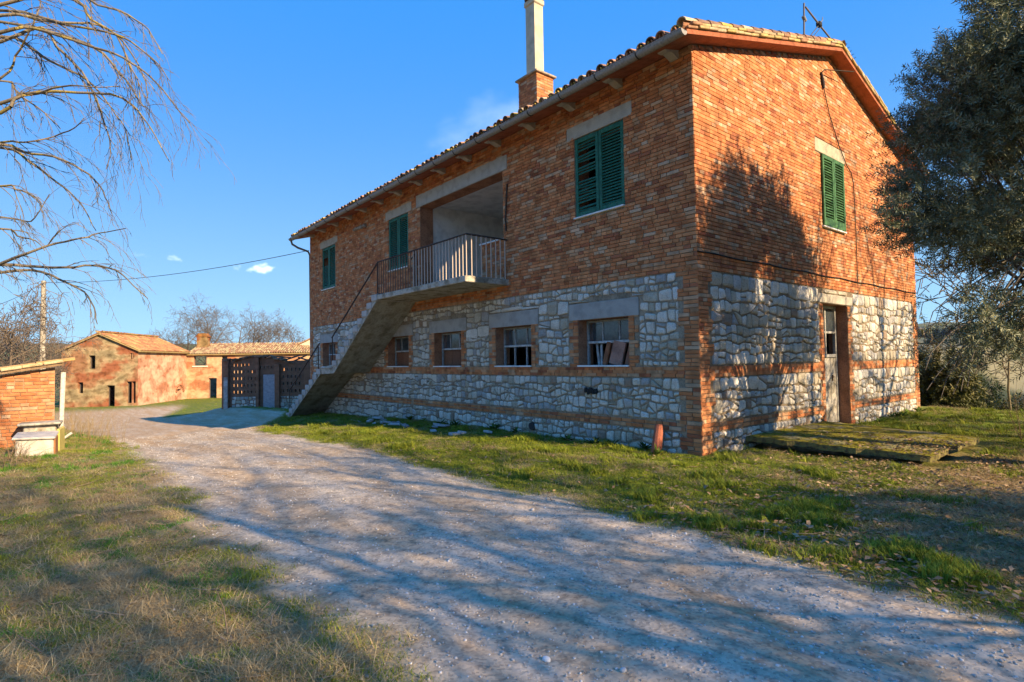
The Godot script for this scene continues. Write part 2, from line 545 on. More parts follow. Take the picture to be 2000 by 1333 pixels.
func stones(zone: Rect2, holes: Array, o: Vector3, u: Vector3, v: Vector3, n: Vector3, parent: Node3D, size := 0.23) -> void:
	var seeds := []                                      # [point, row, bottom, top]
	var y := zone.position.y
	var row := 0
	var inside := func(q: Vector2) -> bool: return holes.any(func(r): return r.has_point(q))
	var line := func(x: float, y0: float) -> float:       # the wavy bed joint that starts at height y0
		if y0 <= zone.position.y + 0.01 or y0 >= zone.end.y - 0.01: return y0
		return y0 + 0.085 * n1.get_noise_2d(x * 1.3 + y0 * 31.0, y0 * 7.0)
	while y < zone.end.y - 0.01:                         # courses of uneven height; some stones are split in two
		var rh := size * R(0.55, 1.1)
		if zone.end.y - y - rh < size * 0.5: rh = zone.end.y - y
		var x := zone.position.x - R(0.0, 0.2)
		while x < zone.end.x + 0.2:
			var w := maxf(0.09, rh * R(0.55, 1.7))
			var q := Vector2(x + w * 0.5, y + rh * 0.5 + R(-0.2, 0.2) * rh)
			if rng.randf() < 0.2:
				seeds.append([q + Vector2(R(-0.03, 0.03), rh * R(0.15, 0.3)), row, y, y + rh]); seeds.append([q - Vector2(R(-0.05, 0.05), rh * R(0.15, 0.3)), row, y, y + rh])
			else:
				seeds.append([q, row, y, y + rh])
			x += w
		y += rh
		row += 1
	seeds = seeds.filter(func(e): return not inside.call(e[0]))
	var real := seeds.size()
	for k in real:                                       # mirror the seeds at the openings so that the stones end on their edges
		var q: Vector2 = seeds[k][0]
		for r in holes:
			if not r.grow(0.4).has_point(q): continue
			for mq in [Vector2(2.0 * r.position.x - q.x, q.y), Vector2(2.0 * r.end.x - q.x, q.y)]:
				if r.has_point(mq): seeds.append([mq, seeds[k][1], 0.0, 0.0])
	var grid := {}
	for k in seeds.size():
		var g := Vector2i(floori(seeds[k][0].x / 0.5), seeds[k][1])
		if not grid.has(g): grid[g] = []
		grid[g].append(k)
	for k in real:
		var q: Vector2 = seeds[k][0]
		var j := R(0.006, 0.014)
		var a := zone.position + Vector2(0.008, 0.008)
		var e := zone.end - Vector2(0.008, 0.008)
		var poly := PackedVector2Array([Vector2(maxf(a.x, q.x - 0.5), maxf(a.y, q.y - 0.5)), Vector2(minf(e.x, q.x + 0.5), maxf(a.y, q.y - 0.5)), Vector2(minf(e.x, q.x + 0.5), minf(e.y, q.y + 0.5)), Vector2(maxf(a.x, q.x - 0.5), minf(e.y, q.y + 0.5))])
		for sg in [-1.0, 1.0]:                           # its bed joints
			var yb: float = seeds[k][2] if sg < 0 else seeds[k][3]
			var d2 := Vector2(0.2, line.call(q.x + 0.1, yb) - line.call(q.x - 0.1, yb)).normalized()
			var nn: Vector2 = Vector2(-d2.y, d2.x) * sg
			poly = clip(poly, Vector2(q.x, line.call(q.x, yb)) - nn * (j + R(0.0, 0.006)), nn)
		for r in holes:
			if q.x > r.position.x - 0.02 and q.x < r.end.x + 0.02:
				if q.y > r.end.y: poly = clip(poly, Vector2(0, r.end.y + j), Vector2(0, -1))
				elif q.y < r.position.y: poly = clip(poly, Vector2(0, r.position.y - j), Vector2(0, 1))
			elif q.y < r.end.y and q.y > r.position.y: pass
			else:
				var cx: float = r.position.x if q.x < r.position.x else r.end.x
				var cy: float = r.end.y if q.y > r.end.y else r.position.y
				if Rect2(q - Vector2(0.3, 0.2), Vector2(0.6, 0.4)).has_point(Vector2(cx, cy)): poly = clip(poly, Vector2(cx, cy) + (q - Vector2(cx, cy)).normalized() * j, (Vector2(cx, cy) - q).normalized())
		var g := Vector2i(floori(q.x / 0.5), seeds[k][1])
		for gx in [-1, 0, 1]:
			for m in grid.get(g + Vector2i(gx, 0), []):
				if m == k or poly.size() < 3: continue
				var d: Vector2 = seeds[m][0] - q
				if d.length() > 0.95 or d.length() < 0.001: continue
				if absf(d.x) > 0.07: d.y *= 0.55
				poly = clip(poly, q + d * 0.5 - d.normalized() * j, d.normalized())
		if poly.size() < 3: continue
		for pass_ in 1:                                 # round the corners
			var r := PackedVector2Array()
			for m in poly.size():
				var p0 := poly[m]
				var p1 := poly[(m + 1) % poly.size()]
				if p0.distance_to(p1) < 0.012:
					r.append((p0 + p1) * 0.5)
					continue
				r.append(p0.lerp(p1, R(0.06, 0.2)) + Vector2(R(-0.004, 0.004), R(-0.004, 0.004))); r.append(p0.lerp(p1, 1.0 - R(0.06, 0.2)) + Vector2(R(-0.004, 0.004), R(-0.004, 0.004)))
			poly = r
		if poly.size() < 3: continue
		var mid := Vector2.ZERO
		for p in poly: mid += p
		mid /= poly.size()
		var ext := Rect2(mid, Vector2.ZERO)
		for p in poly: ext = ext.expand(p)
		if ext.size.x < 0.035 or ext.size.y < 0.03: continue
		var t := rng.randf()
		var col := Color(0.75, 0.68, 0.55).lerp(Color(0.84, 0.8, 0.71), rng.randf())
		if t < 0.2: col = Color(0.42, 0.4, 0.37).lerp(Color(0.55, 0.53, 0.49), rng.randf())
		elif t < 0.42: col = Color(0.52, 0.45, 0.33).lerp(Color(0.6, 0.54, 0.42), rng.randf())
		elif t < 0.45: col = Color(0.38, 0.28, 0.2)
		var b := Buf.new()
		var proud := R(0.002, 0.016)
		var tilt := Vector2(R(-0.05, 0.05), R(-0.05, 0.05))
		var ring := [[], [], []]
		for p in poly:
			var f := mid.lerp(p, 1.0 - 0.014 / maxf(0.02, p.distance_to(mid)))
			var f2 := mid.lerp(p, 0.55)
			ring[0].append(o + u * p.x + v * p.y - n * 0.02)
			ring[1].append(o + u * f.x + v * f.y + n * (proud - 0.004 + tilt.dot(f - mid) + R(-0.003, 0.003)))
			ring[2].append(o + u * f2.x + v * f2.y + n * (proud + 0.004 + tilt.dot(f2 - mid) + R(-0.006, 0.006)))
		var top := o + u * mid.x + v * mid.y + n * (proud + R(0.002, 0.01))
		var m2 := poly.size()
		var flip := (u.cross(v)).dot(n) < 0.0
		for m in m2:
			var w := (m + 1) % m2
			if flip:
				b.quad(ring[0][w], ring[0][m], ring[1][m], ring[1][w], col); b.quad(ring[1][w], ring[1][m], ring[2][m], ring[2][w], col); b.tri(ring[2][w], ring[2][m], top, col)
			else:
				b.quad(ring[0][m], ring[0][w], ring[1][w], ring[1][m], col); b.quad(ring[1][m], ring[1][w], ring[2][w], ring[2][m], col); b.tri(ring[2][m], ring[2][w], top, col)
		loose_stones.append([shows(top, n, ext.get_area()), b, parent])

func settle_stones(most: int) -> void:
	loose_stones.sort_custom(func(a, b): return a[0] > b[0])
	var rest := {}
	for k in loose_stones.size():
		var e: Array = loose_stones[k]
		if k < most: put("stone", e[1], M.stone, e[2])
		else:
			if not rest.has(e[2]): rest[e[2]] = Buf.new()
			var r: Buf = rest[e[2]]
			var at := r.v.size()
			r.v.append_array(e[1].v); r.n.append_array(e[1].n); r.c.append_array(e[1].c)
			for q in e[1].i: r.i.append(at + q)
	for p in rest:
		put("stonework", rest[p], M.stone, p).set_meta("kind", "stuff")
	loose_stones.clear()

# a wall plate with rectangular openings: front in the plane, reveals to the back
func plate(b: Buf, o: Vector3, u: Vector3, v: Vector3, n: Vector3, area: Rect2, holes: Array, th: float, col: Color, inner := Color(0.45, 0.42, 0.38), back := true) -> void:
	var us := [area.position.x, area.end.x]
	var vs := [area.position.y, area.end.y]
	for h in holes:
		for q in [h.position.x, h.end.x]:
			if q > area.position.x and q < area.end.x and not us.has(q): us.append(q)
		for q in [h.position.y, h.end.y]:
			if q > area.position.y and q < area.end.y and not vs.has(q): vs.append(q)
	us.sort(); vs.sort()
	var flip := u.cross(v).dot(n) < 0.0
	var at := func(x: float, y: float, d: float) -> Vector3: return o + u * x + v * y - n * d
	var open := func(x: float, y: float) -> bool:
		if not area.has_point(Vector2(x, y)): return false
		return holes.any(func(r): return r.has_point(Vector2(x, y)))
	for i in us.size() - 1:
		for j in vs.size() - 1:
			var cx: float = (us[i] + us[i + 1]) * 0.5
			var cy: float = (vs[j] + vs[j + 1]) * 0.5
			var a: float = us[i]; var c: float = us[i + 1]; var d: float = vs[j]; var e: float = vs[j + 1]
			if open.call(cx, cy):
				for s in [[us[i] - 0.001, cy, a, d, a, e], [us[i + 1] + 0.001, cy, c, e, c, d], [cx, vs[j] - 0.001, c, d, a, d], [cx, vs[j + 1] + 0.001, a, e, c, e]]:
					if not open.call(s[0], s[1]) and area.grow(-0.0005).has_point(Vector2(s[0], s[1])):
						if flip: b.quad(at.call(s[4], s[5], 0.0), at.call(s[2], s[3], 0.0), at.call(s[2], s[3], th), at.call(s[4], s[5], th), inner)
						else: b.quad(at.call(s[2], s[3], 0.0), at.call(s[4], s[5], 0.0), at.call(s[4], s[5], th), at.call(s[2], s[3], th), inner)
				continue
			if flip: b.quad(at.call(c, d, 0.0), at.call(a, d, 0.0), at.call(a, e, 0.0), at.call(c, e, 0.0), col)
			else: b.quad(at.call(a, d, 0.0), at.call(c, d, 0.0), at.call(c, e, 0.0), at.call(a, e, 0.0), col)
			if back:
				if flip: b.quad(at.call(a, d, th), at.call(c, d, th), at.call(c, e, th), at.call(a, e, th), inner)
				else: b.quad(at.call(c, d, th), at.call(a, d, th), at.call(a, e, th), at.call(c, e, th), inner)


# ---------------------------------------------------------------- the farmhouse
const X := Vector3.RIGHT
const Y := Vector3.UP
const Z := Vector3.BACK
const LEN := 17.2
const WID := 10.7
const SLOPE := 0.293
var low := [[-2.64, -1.41], [-5.27, -4.03], [-7.95, -6.68], [-10.62, -9.33], [-15.9, -14.68]]
var high := [[-2.65, -1.43], [-10.5, -9.3], [-15.9, -14.64]]

func under(z: float) -> float:      # underside of the roof
	return 6.58 + SLOPE * (-z if z > -WID / 2 else WID + z)

func build_house() -> void:
	var house := thing("farmhouse", "two-storey red brick farmhouse with white stone ground floor and outside stair", "house")
	var mort := L(0.34, 0.28, 0.2)
	# front wall
	var holes := []
	for w in low: holes.append(Rect2(w[0], 1.43, w[1] - w[0], 0.87))
	for w in high: holes.append(Rect2(w[0], 4.3, w[1] - w[0], 1.56))
	holes.append(Rect2(-8.62, 3.36, 2.85, 0.92)); holes.append(Rect2(-8.62, 4.28, 3.7, 1.57))
	var b := Buf.new()
	plate(b, Vector3(0, 0, -0.014), X, Y, Z, Rect2(-LEN, -1.4, LEN - 0.014, 8.0), holes, 0.4, mort, L(0.42, 0.2, 0.11))
	var front := put("front_wall", b, M.mortar, house)
	var list := []
	var bandrows := [[0.355, 0.5], [1.23, 1.4]]
	var y := 3.0
	while y < 6.6:                                       # the brick storey
		var spans := [[-LEN, 0.0]]
		for w in high:
			if y > 4.24 and y < 5.9: spans = cut(spans, w[0] - 0.005, w[1] + 0.005)
			elif y >= 5.9 and y < 6.13: spans = cut(spans, w[0] - 0.21, w[1] + 0.2)
		if y > 3.3 and y < 4.27: spans = cut(spans, -8.62, -5.77)
		elif y >= 4.27 and y < 5.87: spans = cut(spans, -8.62, -4.92)
		elif y >= 5.87 and y < 6.2: spans = cut(spans, -8.84, -4.75)
		for s in spans: row_bricks(list, s[0], s[1], y, 0.056)
		y += 0.0668
	lay(list, Vector3.ZERO, X, Y, Z, front, 0.006)
	list = []
	for r in bandrows:                                   # two brick bands through the stone storey
		var n: int = roundi((r[1] - r[0]) / 0.0668)
		for k in n: row_bricks(list, -LEN + 0.3, -0.3, r[0] + (k + 0.5) * (r[1] - r[0]) / n, 0.056)
	y = -0.9
	var c := 0
	while y < 2.98:                                      # toothed corners and window jambs
		var t := 0.28 if (c / 3) % 2 == 0 else 0.41
		row_bricks(list, -t, 0.0, y, 0.056)
		row_bricks(list, -LEN, -LEN + t - 0.02, y, 0.056)
		if y > 1.43 and y < 2.31:
			for w in low:
				var t2 := 0.14 if (c / 2) % 2 == 0 else 0.25
				row_bricks(list, w[0] - t2, w[0], y, 0.056)
				row_bricks(list, w[1], w[1] + (0.13 if (c / 2) % 2 else 0.22), y, 0.056)
		y += 0.0668
		c += 1
	lay(list, Vector3.ZERO, X, Y, Z, front, 0.004)
	var keep := []
	for w in low:
		keep.append(Rect2(w[0] - 0.26, 1.3, w[1] - w[0] + 0.49, 1.0)); keep.append(Rect2(w[0] - 0.25, 2.295, w[1] - w[0] + 0.5, 0.34))
	stones(Rect2(-LEN + 0.34, 1.41, LEN - 0.71, 1.55), keep, Vector3.ZERO, X, Y, Z, front, 0.2)
	stones(Rect2(-LEN + 0.34, 0.51, LEN - 0.71, 0.71), [], Vector3.ZERO, X, Y, Z, front, 0.2)
	stones(Rect2(-LEN + 0.34, -0.6, LEN - 0.71, 0.945), [], Vector3.ZERO, X, Y, Z, front, 0.2)
	# gable wall
	b = Buf.new()
	var gh := [Rect2(4.72, 4.3, 1.14, 1.56), Rect2(4.6, -0.05, 1.28, 2.7)]
	plate(b, Vector3(-0.014, 0, 0), -Z, Y, X, Rect2(0.014, -1.4, WID - 0.014, 7.98), gh, 0.4, L(0.28, 0.22, 0.15), L(0.42, 0.2, 0.11))
	b.prism(PackedVector2Array([Vector2(0.014, 6.58), Vector2(WID, 6.58), Vector2(WID / 2, 6.58 + SLOPE * WID / 2)]), Vector3(-0.414, 0, 0), -Z, Y, X * 0.4, L(0.28, 0.22, 0.15))
	var gable := put("gable_wall", b, M.mortar, house)
	list = []
	y = 3.0
	while y < 8.12:
		var inset := maxf(0.0, (y + 0.03 - 6.58) / SLOPE)
		var spans := [[inset, WID - inset]]
		if y > 4.24 and y < 5.87: spans = cut(spans, 4.71, 5.87)
		elif y >= 5.87 and y < 6.16: spans = cut(spans, 4.47, 6.05)
		for s in spans: row_bricks(list, s[0], s[1], y, 0.056)
		y += 0.0668
	lay(list, Vector3.ZERO, -Z, Y, X, gable, 0.006)
	list = []
	for r in bandrows:
		var n: int = roundi((r[1] - r[0]) / 0.0668)
		for k in n:
			row_bricks(list, 0.3, 4.6, r[0] + (k + 0.5) * (r[1] - r[0]) / n, 0.056)
			row_bricks(list, 5.88, WID - 0.3, r[0] + (k + 0.5) * (r[1] - r[0]) / n, 0.056)
	y = -0.4
	c = 0
	while y < 2.98:
		var t := 0.41 if (c / 3) % 2 == 0 else 0.28
		row_bricks(list, 0.0, t, y, 0.056)
		row_bricks(list, WID - t, WID, y, 0.056)
		if y < 2.66:
			var t2 := 0.14 if (c / 2) % 2 == 0 else 0.24
			row_bricks(list, 4.6 - t2, 4.6, y, 0.056); row_bricks(list, 5.88, 5.88 + t2, y, 0.056)
		y += 0.0668
		c += 1
	lay(list, Vector3.ZERO, -Z, Y, X, gable, 0.004)
	keep = [Rect2(4.37, -1.0, 1.74, 3.67), Rect2(4.35, 2.66, 1.85, 0.2)]
	stones(Rect2(0.36, 1.41, WID - 0.72, 1.55), keep, Vector3.ZERO, -Z, Y, X, gable, 0.21)
	stones(Rect2(0.36, 0.51, WID - 0.72, 0.71), keep, Vector3.ZERO, -Z, Y, X, gable, 0.2)
	stones(Rect2(0.36, -0.4, WID - 0.72, 0.745), keep, Vector3.ZERO, -Z, Y, X, gable, 0.21)
	settle_stones(300)
	# far walls, floors inside
	b = Buf.new()
	plate(b, Vector3(-LEN, 0, 0), Z, Y, -X, Rect2(-WID, -1.6, WID - 0.02, 8.18), [], 0.35, L(0.4, 0.17, 0.09))
	b.prism(PackedVector2Array([Vector2(0, 6.58), Vector2(WID, 6.58), Vector2(WID / 2, 6.58 + SLOPE * WID / 2)]), Vector3(-LEN, 0, 0), -Z, Y, X * 0.35, L(0.4, 0.17, 0.09))
	put("end_wall", b, M.mortar, house)
	b = Buf.new()
	plate(b, Vector3(0, 0, -WID), -X, Y, -Z, Rect2(0.02, -1.6, LEN - 0.04, 8.18), [], 0.35, L(0.4, 0.17, 0.09))
	put("back_wall", b, M.mortar, house)
	b = Buf.new()
	b.box(Vector3(-LEN / 2, 3.12, -WID / 2 - 0.02), Vector3(LEN - 0.82, 0.2, WID - 0.82), L(0.3, 0.28, 0.25))
	put("floor_slab", b, M.concrete, house)
	# loggia: white plastered walls and ceiling, its own floor
	b = Buf.new()
	var wh := L(0.72, 0.71, 0.68)
	b.box(Vector3(-8.72, 4.65, -2.2), Vector3(0.1, 2.62, 3.56), wh)
	b.box(Vector3(-4.82, 4.65, -2.2), Vector3(0.1, 2.62, 3.56), wh)
	b.box(Vector3(-6.77, 4.65, -4.03), Vector3(4.0, 2.62, 0.1), wh)
	put("loggia_wall", b, M.plaster, house)
	b = Buf.new()
	b.box(Vector3(-6.77, 6.01, -2.23), Vector3(4.1, 0.1, 3.6), wh)
	put("loggia_ceiling", b, M.plaster, house)
	b = Buf.new()
	b.box(Vector3(-6.77, 3.29, -2.0), Vector3(3.68, 0.14, 3.96), L(0.42, 0.3, 0.22))
	put("loggia_floor", b, M.concrete, house)
	# lintels
	var conc := L(0.4, 0.385, 0.35)
	for w in low: lintel(house, Vector3((w[0] + w[1]) / 2, 2.462, 0), Vector3(w[1] - w[0] + 0.47, 0.32, 0.24), conc)
	for w in high: lintel(house, Vector3((w[0] + w[1]) / 2, 5.99, 0), Vector3(w[1] - w[0] + 0.4, 0.26, 0.24), L(0.47, 0.44, 0.37))
	lintel(house, Vector3(-6.795, 6.03, 0), Vector3(4.07, 0.34, 0.3), L(0.45, 0.44, 0.4))
	lintel(house, Vector3(0, 6.01, -5.26), Vector3(0.24, 0.28, 1.56), L(0.55, 0.45, 0.31))
	lintel(house, Vector3(0, 2.755, -5.27), Vector3(0.24, 0.19, 1.82), L(0.5, 0.45, 0.36))
	# sills
	var white := L(0.78, 0.77, 0.74)
	for w in low: sill(house, Vector3((w[0] + w[1]) / 2, 1.418, -0.11), Vector3(w[1] - w[0] + 0.02, 0.03, 0.3), white)
	for w in high: sill(house, Vector3((w[0] + w[1]) / 2, 4.285, -0.06), Vector3(w[1] - w[0] + 0.02, 0.03, 0.22), white)
	sill(house, Vector3(-0.06, 4.285, -5.29), Vector3(0.22, 0.03, 1.2), white)
	sill(house, Vector3(-5.345, 4.295, -0.16), Vector3(0.85, 0.03, 0.44), white)
	for k in low.size(): ground_window(house, low[k], k)
	# shutters
	for k in high.size():
		shutters(house, Transform3D(Basis(), Vector3((high[k][0] + high[k][1]) / 2, 4.3, -0.03)), high[k][1] - high[k][0], k, L(0.035, 0.16, 0.105))
	shutters(house, Transform3D(Basis(-Z, Y, X), Vector3(0.03, 4.3, -5.29)), 1.14, 5, L(0.07, 0.17, 0.06))
	gable_door(house)
	roof(house)
	stair(house)
	chimney(house)
	settle_bricks(300)
	# small things fixed to the walls
	b = Buf.new()
	for k in 7: b.cbox(Vector3(-12.86 + k * 0.13, 6.0 + R(-0.015, 0.015), 0.05), Vector3(0.12, R(0.07, 0.12), 0.11), 0.02, shade(L(0.4, 0.36, 0.3), R(0.8, 1.2)))
	put("stone_ledge", b, M.stone, house)
	b = Buf.new()
	for k in 5: b.cbox(Vector3(-2.45 + k * 0.065, 0.945 + R(-0.02, 0.02), 0.02), Vector3(0.06, R(0.09, 0.15), 0.05), 0.012, L(0.03, 0.03, 0.03))
	put("vent_grille", b, M.iron, house)
	b = Buf.new()
	b.tube([Vector3(-4.03, 0.16, -0.1), Vector3(-4.03, 0.15, 0.035)], [0.085, 0.085], 12, L(0.05, 0.05, 0.05), true)
	put("drain_pipe", b, M.iron, house)
	b = Buf.new()                                        # dark cord line along the gable and its bracket
	var pts := []
	for k in 24: pts.append(Vector3(0.022 + R(0.0, 0.006), 3.225 + 0.012 * sin(k * 1.7), 0.03 - k * 0.465))
	b.tube(pts, pts.map(func(_q): return 0.013), 5, L(0.02, 0.018, 0.015))
	put("wall_cord", b, M.iron, house)
	b = Buf.new()
	pts = [Vector3(0.3, 7.86, -5.9), Vector3(0.1, 7.66, -4.86), Vector3(0.02, 7.6, -4.84)]
	b.tube(pts, [0.012, 0.012, 0.012], 5, L(0.05, 0.04, 0.03))
	b.tube([Vector3(0.03, 7.64, -4.86), Vector3(0.035, 7.4, -4.92), Vector3(0.04, 7.3, -4.94)], [0.02, 0.035, 0.02], 6, L(0.04, 0.03, 0.03), true)
	pts = [Vector3(0.03, 7.4, -4.92), Vector3(0.03, 6.8, -5.2), Vector3(0.03, 6.2, -5.68), Vector3(0.03, 5.86, -6.05), Vector3(0.03, 5.74, -6.3), Vector3(0.03, 5.5, -6.42), Vector3(0.03, 4.4, -6.46), Vector3(0.03, 3.22, -6.44)]
	b.tube(pts, pts.map(func(_q): return 0.011), 5, L(0.06, 0.04, 0.03))
	put("service_cable", b, M.iron, house)
	b = Buf.new()
	b.tube([Vector3(0.03, 2.25, -WID + 0.1), Vector3(0.04, 2.25, -WID - 0.28), Vector3(0.04, 2.08, -WID - 0.36)], [0.035, 0.035, 0.035], 8, L(0.35, 0.3, 0.25), true)
	b.tube([Vector3(0.03, 1.72, -WID + 0.1), Vector3(0.04, 1.8, -WID - 0.3)], [0.02, 0.02], 6, L(0.6, 0.58, 0.52), true)
	put("wall_bracket", b, M.metal, house)
	b = Buf.new()
	pts = [Vector3(-4.72, 5.5, 0.03), Vector3(-4.76, 5.1, 0.035), Vector3(-4.8, 4.7, 0.03), Vector3(-4.78, 4.45, 0.03)]
	b.tube(pts, pts.map(func(_q): return 0.018), 5, L(0.06, 0.045, 0.035))
	put("shutter_stay", b, M.iron, house)

func lintel(house: Node3D, at: Vector3, s: Vector3, col: Color) -> void:
	var b := Buf.new()
	var off := Vector3(0, 0, 0.008 - s.z / 2) if s.x > s.z else Vector3(0.008 - s.x / 2, 0, 0)
	b.cbox(at + off, s, 0.008, col)
	put("lintel", b, M.cast, house)

func sill(house: Node3D, at: Vector3, s: Vector3, col: Color) -> void:
	var b := Buf.new()
	b.cbox(at, s, 0.005, col)
	put("sill", b, M.plaster, house)

func ground_window(house: Node3D, w: Array, k: int) -> void:
	var x0: float = w[0]
	var x1: float = w[1]
	var fr := L(0.36, 0.37, 0.36)
	var z := -0.26
	var win := Node3D.new()
	win.name = "window"
	house.add_child(win, true)
	win.position = Vector3((x0 + x1) / 2, 1.43, z)
	var h := (x1 - x0) / 2
	var b := Buf.new()
	b.cbox(Vector3(-h + 0.025, 0.435, 0), Vector3(0.045, 0.86, 0.05), 0.006, fr); b.cbox(Vector3(h - 0.025, 0.435, 0), Vector3(0.045, 0.86, 0.05), 0.006, fr)
	b.cbox(Vector3(0, 0.845, 0), Vector3(h * 2 - 0.1, 0.04, 0.05), 0.006, fr)
	b.cbox(Vector3(0, 0.44, 0.012), Vector3(h * 2 - 0.1, 0.045, 0.07), 0.008, shade(fr, 1.5))
	for m in [-1, 1]:
		b.cbox(Vector3(m * h / 3, 0.645, 0), Vector3(0.035, 0.36, 0.04), 0.006, fr)
		if k == 1: b.cbox(Vector3(m * h / 3 - 0.02, 0.21, 0), Vector3(0.035, 0.41, 0.04), 0.006, fr)
	put("frame", b, M.paint, win)
	for m in 3:
		b = Buf.new()
		var a := -h + 0.05 + m * (h * 2 - 0.1) / 3.0
		var e := a + (h * 2 - 0.1) / 3.0 - 0.02
		b.quad(Vector3(a, 0.46, 0), Vector3(e, 0.46, 0), Vector3(e, 0.825, 0), Vector3(a, 0.825, 0), Color.WHITE)
		put("pane", b, M.glass, win)
	if k >= 2:                                           # boarded lower halves
		for m in 3:
			b = Buf.new()
			var wd := (h * 2 - 0.1) / 3.0
			b.cbox(Vector3(-h + 0.05 + (m + 0.5) * wd, 0.21, -0.03), Vector3(wd - 0.008, 0.4, 0.02), 0.004, shade(L(0.22, 0.1, 0.055), R(0.75, 1.25)))
			put("board", b, M.wood, win)
	if k == 0:                                           # hollow clay planks leaning in the opening
		for m in 3:
			b = Buf.new()
			var bx: float = [-0.12, 0.14, 0.42][m]
			var wd: float = [0.1, 0.3, 0.1][m]
			b.cbox(Vector3(0, 0.22, 0), Vector3(wd, 0.44, 0.05), 0.006, [L(0.34, 0.14, 0.07), L(0.46, 0.24, 0.17), L(0.33, 0.14, 0.08)][m])
			var o := put("clay_plank", b, M.tile, win)
			o.transform = Transform3D(Basis(Vector3.BACK, -0.22).rotated(X, -0.1), Vector3(bx, 0.008, 0.07))
		b = Buf.new()
		b.cbox(Vector3(-0.36, 0.2, -0.02), Vector3(0.05, 0.42, 0.03), 0.005, L(0.4, 0.42, 0.4), Basis(Z, 0.12))
		b.cbox(Vector3(-0.27, 0.2, -0.02), Vector3(0.05, 0.4, 0.03), 0.005, L(0.4, 0.42, 0.4))
		put("broken_frame", b, M.paint, win)

func shutters(house: Node3D, at: Transform3D, w: float, k: int, col: Color) -> void:
	var lw := w / 2 - 0.012
	var slat := Buf.new()
	slat.box(Vector3.ZERO, Vector3(lw - 0.13, 0.05, 0.009), col, Basis(X, -0.62))
	var sm := slat.mesh(M.paint)
	for side in [-1, 1]:
		var b := Buf.new()
		for e in [-1, 1]: b.cbox(Vector3(e * (lw / 2 - 0.035), 0.775, 0), Vector3(0.07, 1.53, 0.038), 0.005, col)
		for e in [0.055, 1.5]: b.cbox(Vector3(0, e, 0), Vector3(lw - 0.14, 0.09, 0.036), 0.005, col)
		if k == 5: b.cbox(Vector3(0, 0.12, 0), Vector3(lw - 0.14, 0.1, 0.034), 0.005, col)
		var o := put("shutter", b, M.paint, house)
		o.transform = at * Transform3D(Basis(), Vector3(side * (w / 4), 0, 0))
		for m in 24:
			if side < 0 and ((k == 0 and m in [11, 12, 16, 20, 2]) or (k == 2 and m in [14, 15, 16, 17, 18])): continue
			var tilt := R(-0.06, 0.06) * (3.0 if side < 0 and k != 1 else 1.0)
			put_mesh("slat", sm, Transform3D(Basis(X, tilt * 0.6).rotated(Z, tilt * 0.3), Vector3(0, 0.125 + m * 0.0562, 0)), o)

func gable_door(house: Node3D) -> void:
	var d := Node3D.new()
	d.name = "door"
	house.add_child(d, true)
	d.transform = Transform3D(Basis(-Z, Y, X), Vector3(-0.27, 0.0, -5.24))      # x along the wall, z outwards
	var grey := L(0.46, 0.44, 0.39)
	var b := Buf.new()
	b.cbox(Vector3(-0.6, 1.33, 0), Vector3(0.07, 2.64, 0.07), 0.008, grey); b.cbox(Vector3(0.6, 1.33, 0), Vector3(0.07, 2.64, 0.07), 0.008, grey)
	b.cbox(Vector3(0, 2.62, 0), Vector3(1.13, 0.06, 0.07), 0.008, grey); b.cbox(Vector3(0, 1.54, 0.012), Vector3(1.13, 0.07, 0.08), 0.008, grey)
	b.cbox(Vector3(0, 2.06, 0), Vector3(1.13, 0.05, 0.05), 0.008, grey); b.cbox(Vector3(0.08, 2.08, 0), Vector3(0.05, 1.0, 0.048), 0.008, grey)
	put("frame", b, M.paint, d)
	for q in [[-0.565, 0.055, 1.58, 2.03], [-0.565, 0.055, 2.09, 2.59], [0.105, 0.565, 2.09, 2.59]]:
		b = Buf.new()
		b.quad(Vector3(q[0], q[2], 0), Vector3(q[1], q[2], 0), Vector3(q[1], q[3], 0), Vector3(q[0], q[3], 0), Color.WHITE)
		put("pane", b, M.glass, d)
	for k in 4:                                          # vertical boards below the panes
		b = Buf.new()
		b.cbox(Vector3(-0.42 + k * 0.283, 0.77, R(-0.006, 0.006)), Vector3(0.278, 1.46, 0.03), 0.005, shade(L(0.5, 0.47, 0.41), R(0.8, 1.1)))
		put("board", b, M.concrete, d)
	b = Buf.new()
	b.cbox(Vector3(0.34, 1.05, 0.035), Vector3(0.03, 0.14, 0.02), 0.004, L(0.15, 0.1, 0.07))
	b.tube([Vector3(0.34, 1.07, 0.04), Vector3(0.34, 1.07, 0.08), Vector3(0.24, 1.07, 0.085)], [0.01, 0.01, 0.01], 6, L(0.15, 0.1, 0.07), true)
	put("handle", b, M.iron, d)

func tile_shape(r0: float, r1: float, len: float, up: bool, col: Color, rim := true) -> Buf:   # half pipe lying along +z (downhill end at z = 0)
	var b := Buf.new()
	var sg := 1.0 if up else -1.0
	var n := 6
	for q in n:
		var a := PI * q / n
		var e := PI * (q + 1) / n
		var p := [Vector3(cos(a) * r0, sin(a) * r0 * sg, 0), Vector3(cos(e) * r0, sin(e) * r0 * sg, 0), Vector3(cos(e) * r1, sin(e) * r1 * sg, -len), Vector3(cos(a) * r1, sin(a) * r1 * sg, -len)]
		if up: b.quad(p[0], p[3], p[2], p[1], col)
		else: b.quad(p[0], p[1], p[2], p[3], col)
		if rim:
			var k := 0.83
			b.quad(p[1], p[0], p[0] * k, p[1] * k, col)
			b.quad(p[0] * k, p[1] * k, p[2] * Vector3(k, k, 1), p[3] * Vector3(k, k, 1), col)
	return b

